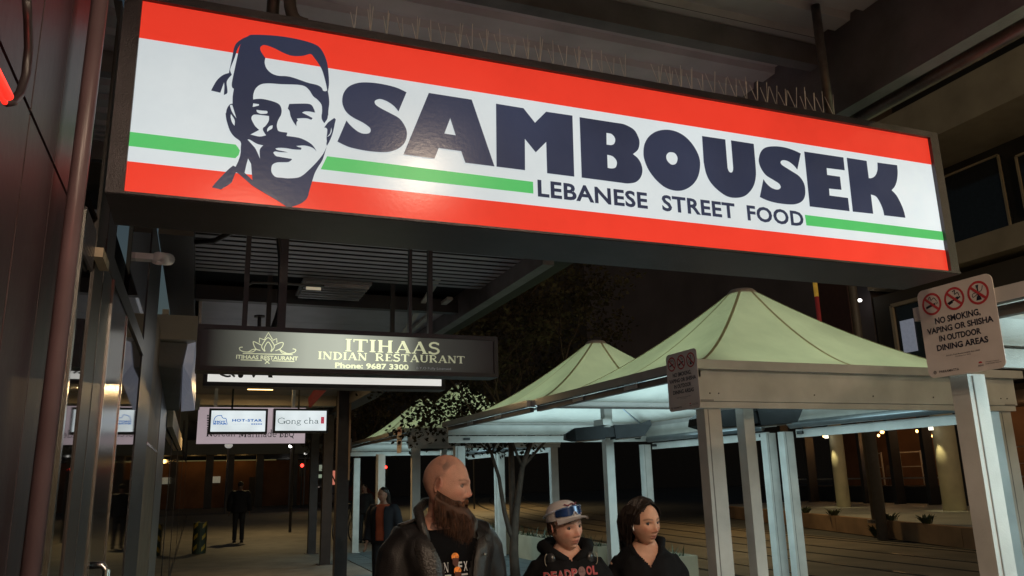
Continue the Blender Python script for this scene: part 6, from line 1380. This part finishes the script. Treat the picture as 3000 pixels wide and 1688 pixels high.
def fh2(r):
    x_ = r.uniform(-.01,.055); p = Vector((x_, .088-.4*abs(x_)*.5, .045)); return [HM @ p, HM @ (p+Vector((.004,.006,-.010))), HM @ (p+Vector((.010,.004,-.021)))]
strands(q, rr, 160, fh2, .0018); q.build('hair', mat('dark brown hair', (.035,.02,.012), .5, 0, .3, 50), boy, False, True)

# --- girl with dark hair and earbud
pz = oD(1903, 1533, 3.86)
girl, s, V, HM, top, decal = person('teenager with dark centre parted hair, white earbud and black v neck top', (pz.x-.015, pz.y+.03), 250, 1.585, 27, 3, 3,
    dict(near=True, skin=(.52,.29,.20), hairc=(.02,.012,.008), brow=.7, lip=(.28,.09,.07), iris=(.03,.02,.015), gaze=.15, gz=-.05, hz=1.605, wide=.86, neck=.84, arms=[[(.150,-.01,1.375),(.19,-.03,1.10),(.205,.06,.87)]]*2, jaw=.95, nose=.85, skin_name='skin warm pale', hs=1.03))
tp_ = top('top', .022, blackcot, True, .90, 1.49, wr=.009, shoulder=.004, opening=lambda z: .003+.07*sm(1.375,1.475,z) if z > 1.38 else -1)
q = MB(); q.tube([V(.012,.098,1.375), V(.07,.072,1.44), V(.10,-.04,1.50), V(.05,-.10,1.50), V(0,-.11,1.49), V(-.05,-.10,1.50), V(-.10,-.04,1.50), V(-.07,.072,1.44), V(-.012,.098,1.375)], [.010,.014,.022,.03,.034,.03,.022,.016,.012], 12); q.build('hood', blackcot, tp_, True, True)
hairm = mat('dark hair', (.018,.011,.008), .42, 0, .3, 60)
q = MB(); vs, fs = [], []; nu, nv = 64, 40
for i in range(nv+1):
    ph = -PI/2+PI*i/nv
    for k in range(nu):
        a = 2*PI*k/nu; vs.append(Vector((math.sin(a)*math.cos(ph)*.082, math.cos(a)*math.cos(ph)*.101-.010, math.sin(ph)*.120+.006)))
def face_open(p): 
    hl = .104-.95*abs(p.x) if abs(p.x) < .052 else .054
    return p.y > .012 and p.z < hl and (p.z > -.2) and not (abs(p.x) > .060 and p.y < .055 and p.z > .0)
for i in range(nv):
    for k in range(nu):
        f = (i*nu+k, (i+1)*nu+k, (i+1)*nu+(k+1)%nu, i*nu+(k+1)%nu); c = sum((vs[j] for j in f), Vector())/4
        if not face_open(c) and not (abs(c.x) > .05 and -.03 < c.y < .02 and c.z < .012): fs.append(f)
q.add([HM @ v for v in vs], fs); hr = q.build('hair', hairm, girl, True, True)
q = MB()
def fg(r):
    sg = r.choice((-1,1)); y0 = r.uniform(-.09,.075); top_z = .126*math.sqrt(max(.05,1-(y0/.108)**2)); pts = []
    back = r.uniform(.2,1.0); front = y0 > .045
    for i in range(8):
        t = i/7; 
        if t < .55:
            u = t/.55; ang = u*PI*.5; x = sg*(.003+.083*math.sin(ang)); z = top_z*math.cos(ang)+.0; y = y0-(.02+ (.065 if front else .02)*back)*u**1.5
        else:
            u = (t-.55)/.45; x = sg*(.086-.018*u+ (r.uniform(-.004,.004))); z = -.0-.16*u; y = pts[-1].y-(.018 if pts[-1].y > -.055 else 0)
        pts.append(Vector((x, y-.004, z+.006)))
    return [HM @ (p+Vector((r.uniform(-1,1),r.uniform(-1,1),r.uniform(-1,1)))*.0015) for p in pts]
strands(q, rr, 1500, fg, .0022)
def fg2(r):
    az = R(r.uniform(110,250)); p = Vector((math.sin(az)*.078, math.cos(az)*.095, .03)); return [HM @ (p+Vector((p.x*.05*i+r.uniform(-.003,.003), -.002*i, -.042*i))) for i in range(6)]
strands(q, rr, 900, fg2, .0024); q.build('hair_strands', hairm, hr, False, True)
e = 1; q = MB(); c = HM @ Vector((e*.079, .006, -.014)); q.ellipsoid(c, (.006,.008,.007), 10, 8); q.tube([c, HM @ Vector((e*.080,.016,-.034))], .0036, 8); q.build('earbud', mat('white earbud', (.75,.75,.75), .3), girl, True, True)

# --- woman in the orange top, middle distance
pz = oD(1112, 1452, 11.6)
wo, s, V, HM, top, decal = person('woman with long dark hair, rust orange top and dark coat, blurred in the middle distance', (pz.x+.06, pz.y), 235, 1.60, -25, 5, 0,
    dict(skin=(.40,.22,.15), hairc=(.02,.012,.01), skin_name='skin warm pale', lip=(.3,.08,.06)))
top('orange_top', .016, mat('rust orange knit', (.42,.09,.04), .85), False, .95, 1.5, wr=.003, voxel=.014)
top('coat', .034, mat('dark navy coat', (.012,.013,.02), .8), True, .90, 1.48, opening=lambda z: .07 if z < 1.5 else -1, voxel=.015)
q = MB()
q.rings([(HM @ Vector((0,-.012,.125)), V(.01,0,0), V(0,.01,0), 1), (HM @ Vector((0,-.014,.10)), V(.06,0,0), V(0,.07,0), 1), (HM @ Vector((0,-.02,.05)), V(.083,0,0), V(0,.085,0), 1), (HM @ Vector((0,-.045,-.02)), V(.085,0,0), V(0,.062,0), 1), (HM @ Vector((0,-.06,-.12)), V(.085,0,0), V(0,.05,0), 1), (HM @ Vector((0,-.06,-.24)), V(.08,0,0), V(0,.045,0), 1)], 20)
q.build('hair', hairm, wo, True, True)

# --- man walking away
pz = oZ(695, 1589, 0)
mw, s, V, HM, top, decal = person('person in dark clothes walking away down the footpath', (pz.x, pz.y-.2), 85, 1.80, 0, 18, 0,
    dict(skin=(.2,.12,.09), wide=1.1, legs=[[(.09,0,.93),(.10,.05,.50),(.10,.04,.09)], [(.09,0,.93),(.10,.0,.50),(.11,-.06,.10)]], hairc=(.02,.015,.01), stub=True, skin_name='skin warm pale'))
top('jacket', .045, mat('navy black jacket', (.01,.011,.016), .8), True, .88, 1.5, voxel=.016)
q = MB(); q.ellipsoid(HM @ Vector((0,-.008,.03)), (.08*s,.10*s,.095*s), 16, 10); q.build('hair', mat('grey brown hair', (.05,.045,.035), .8), mw, True, True)

# --- cyclist with red tail light
pz = oD(990, 1540, 22); bxx, byy = pz.x, pz.y
bk = thing('bicycle', 'bicycle with glowing red tail light standing behind the awning posts', 'bicycle', (bxx, byy, 0))
def wheel(dx, dy):
    c = Vector((bxx+dx, byy+dy, .34)); q = MB(); n = 24; d = Vector((.55,.83,0)); pts = [c+d*math.cos(2*PI*i/n)*.33+Vector((0,0,math.sin(2*PI*i/n)*.33)) for i in range(n+1)]
    q.tube(pts, .02, 6, False); w_ = q.build('wheel', black_metal, bk, True)
    q = MB()
    for i in range(0, n, 2): q.tube([c, pts[i]], .003, 4)
    q.build('spokes', chrome, w_)
wheel(0,0); wheel(.58,.87)
q = MB(); A = Vector((bxx,byy,.34)); B_ = Vector((bxx+.58,byy+.87,.34)); S_ = Vector((bxx+.18,byy+.27,.9)); H_2 = Vector((bxx+.48,byy+.72,.95)); K_ = Vector((bxx+.26,byy+.4,.3))
for a, b_ in ((A,S_),(S_,H_2),(K_,S_),(K_,H_2),(A,K_),(H_2,B_)): q.tube([a,b_], .018, 8)
q.build('bike_frame', black_metal, bk); q = MB(); q.ellipsoid(S_+Vector((0,0,.04)), (.1,.13,.04), 12, 8); q.build('saddle', black_metal, bk, True)
q = MB(); q.tube([H_2+Vector((-.25,.17,.08)), H_2+Vector((0,0,.1)), H_2+Vector((.25,-.17,.08))], .014, 8); q.build('handlebar', black_metal, bk, True)
pr = oY(987, 1466, byy-.05); q = MB(); q.ellipsoid(pr, (.04,.04,.04), 12, 8); q.build('tail_light', mat('red tail light', (.8,.05,.03), .4, emit=(1,.02,.03), es=9), bk, True)
q = MB(); q.tube([pr, S_], .008, 6); q.build('light_stem', black_metal, bk)
cy, s, V, HM, top, decal = person('dark clothed person standing with the bicycle behind the awning posts', (bxx+.75, byy+.1), 235, 1.62, 0, 5, 0, dict(skin=(.3,.17,.12), skin_name='skin warm pale', stub=True))
top('jacket', .03, mat('black jacket', (.011,.011,.012), .8), True, .9, 1.5, voxel=.016)
q = MB(); q.ellipsoid(HM @ Vector((0,-.014,.03)), (.08*s,.095*s,.095*s), 16, 10); q.build('hair', hairm, cy, True, True)
bpy.data.scenes.remove(WORK)
bpy.context.view_layer.update()
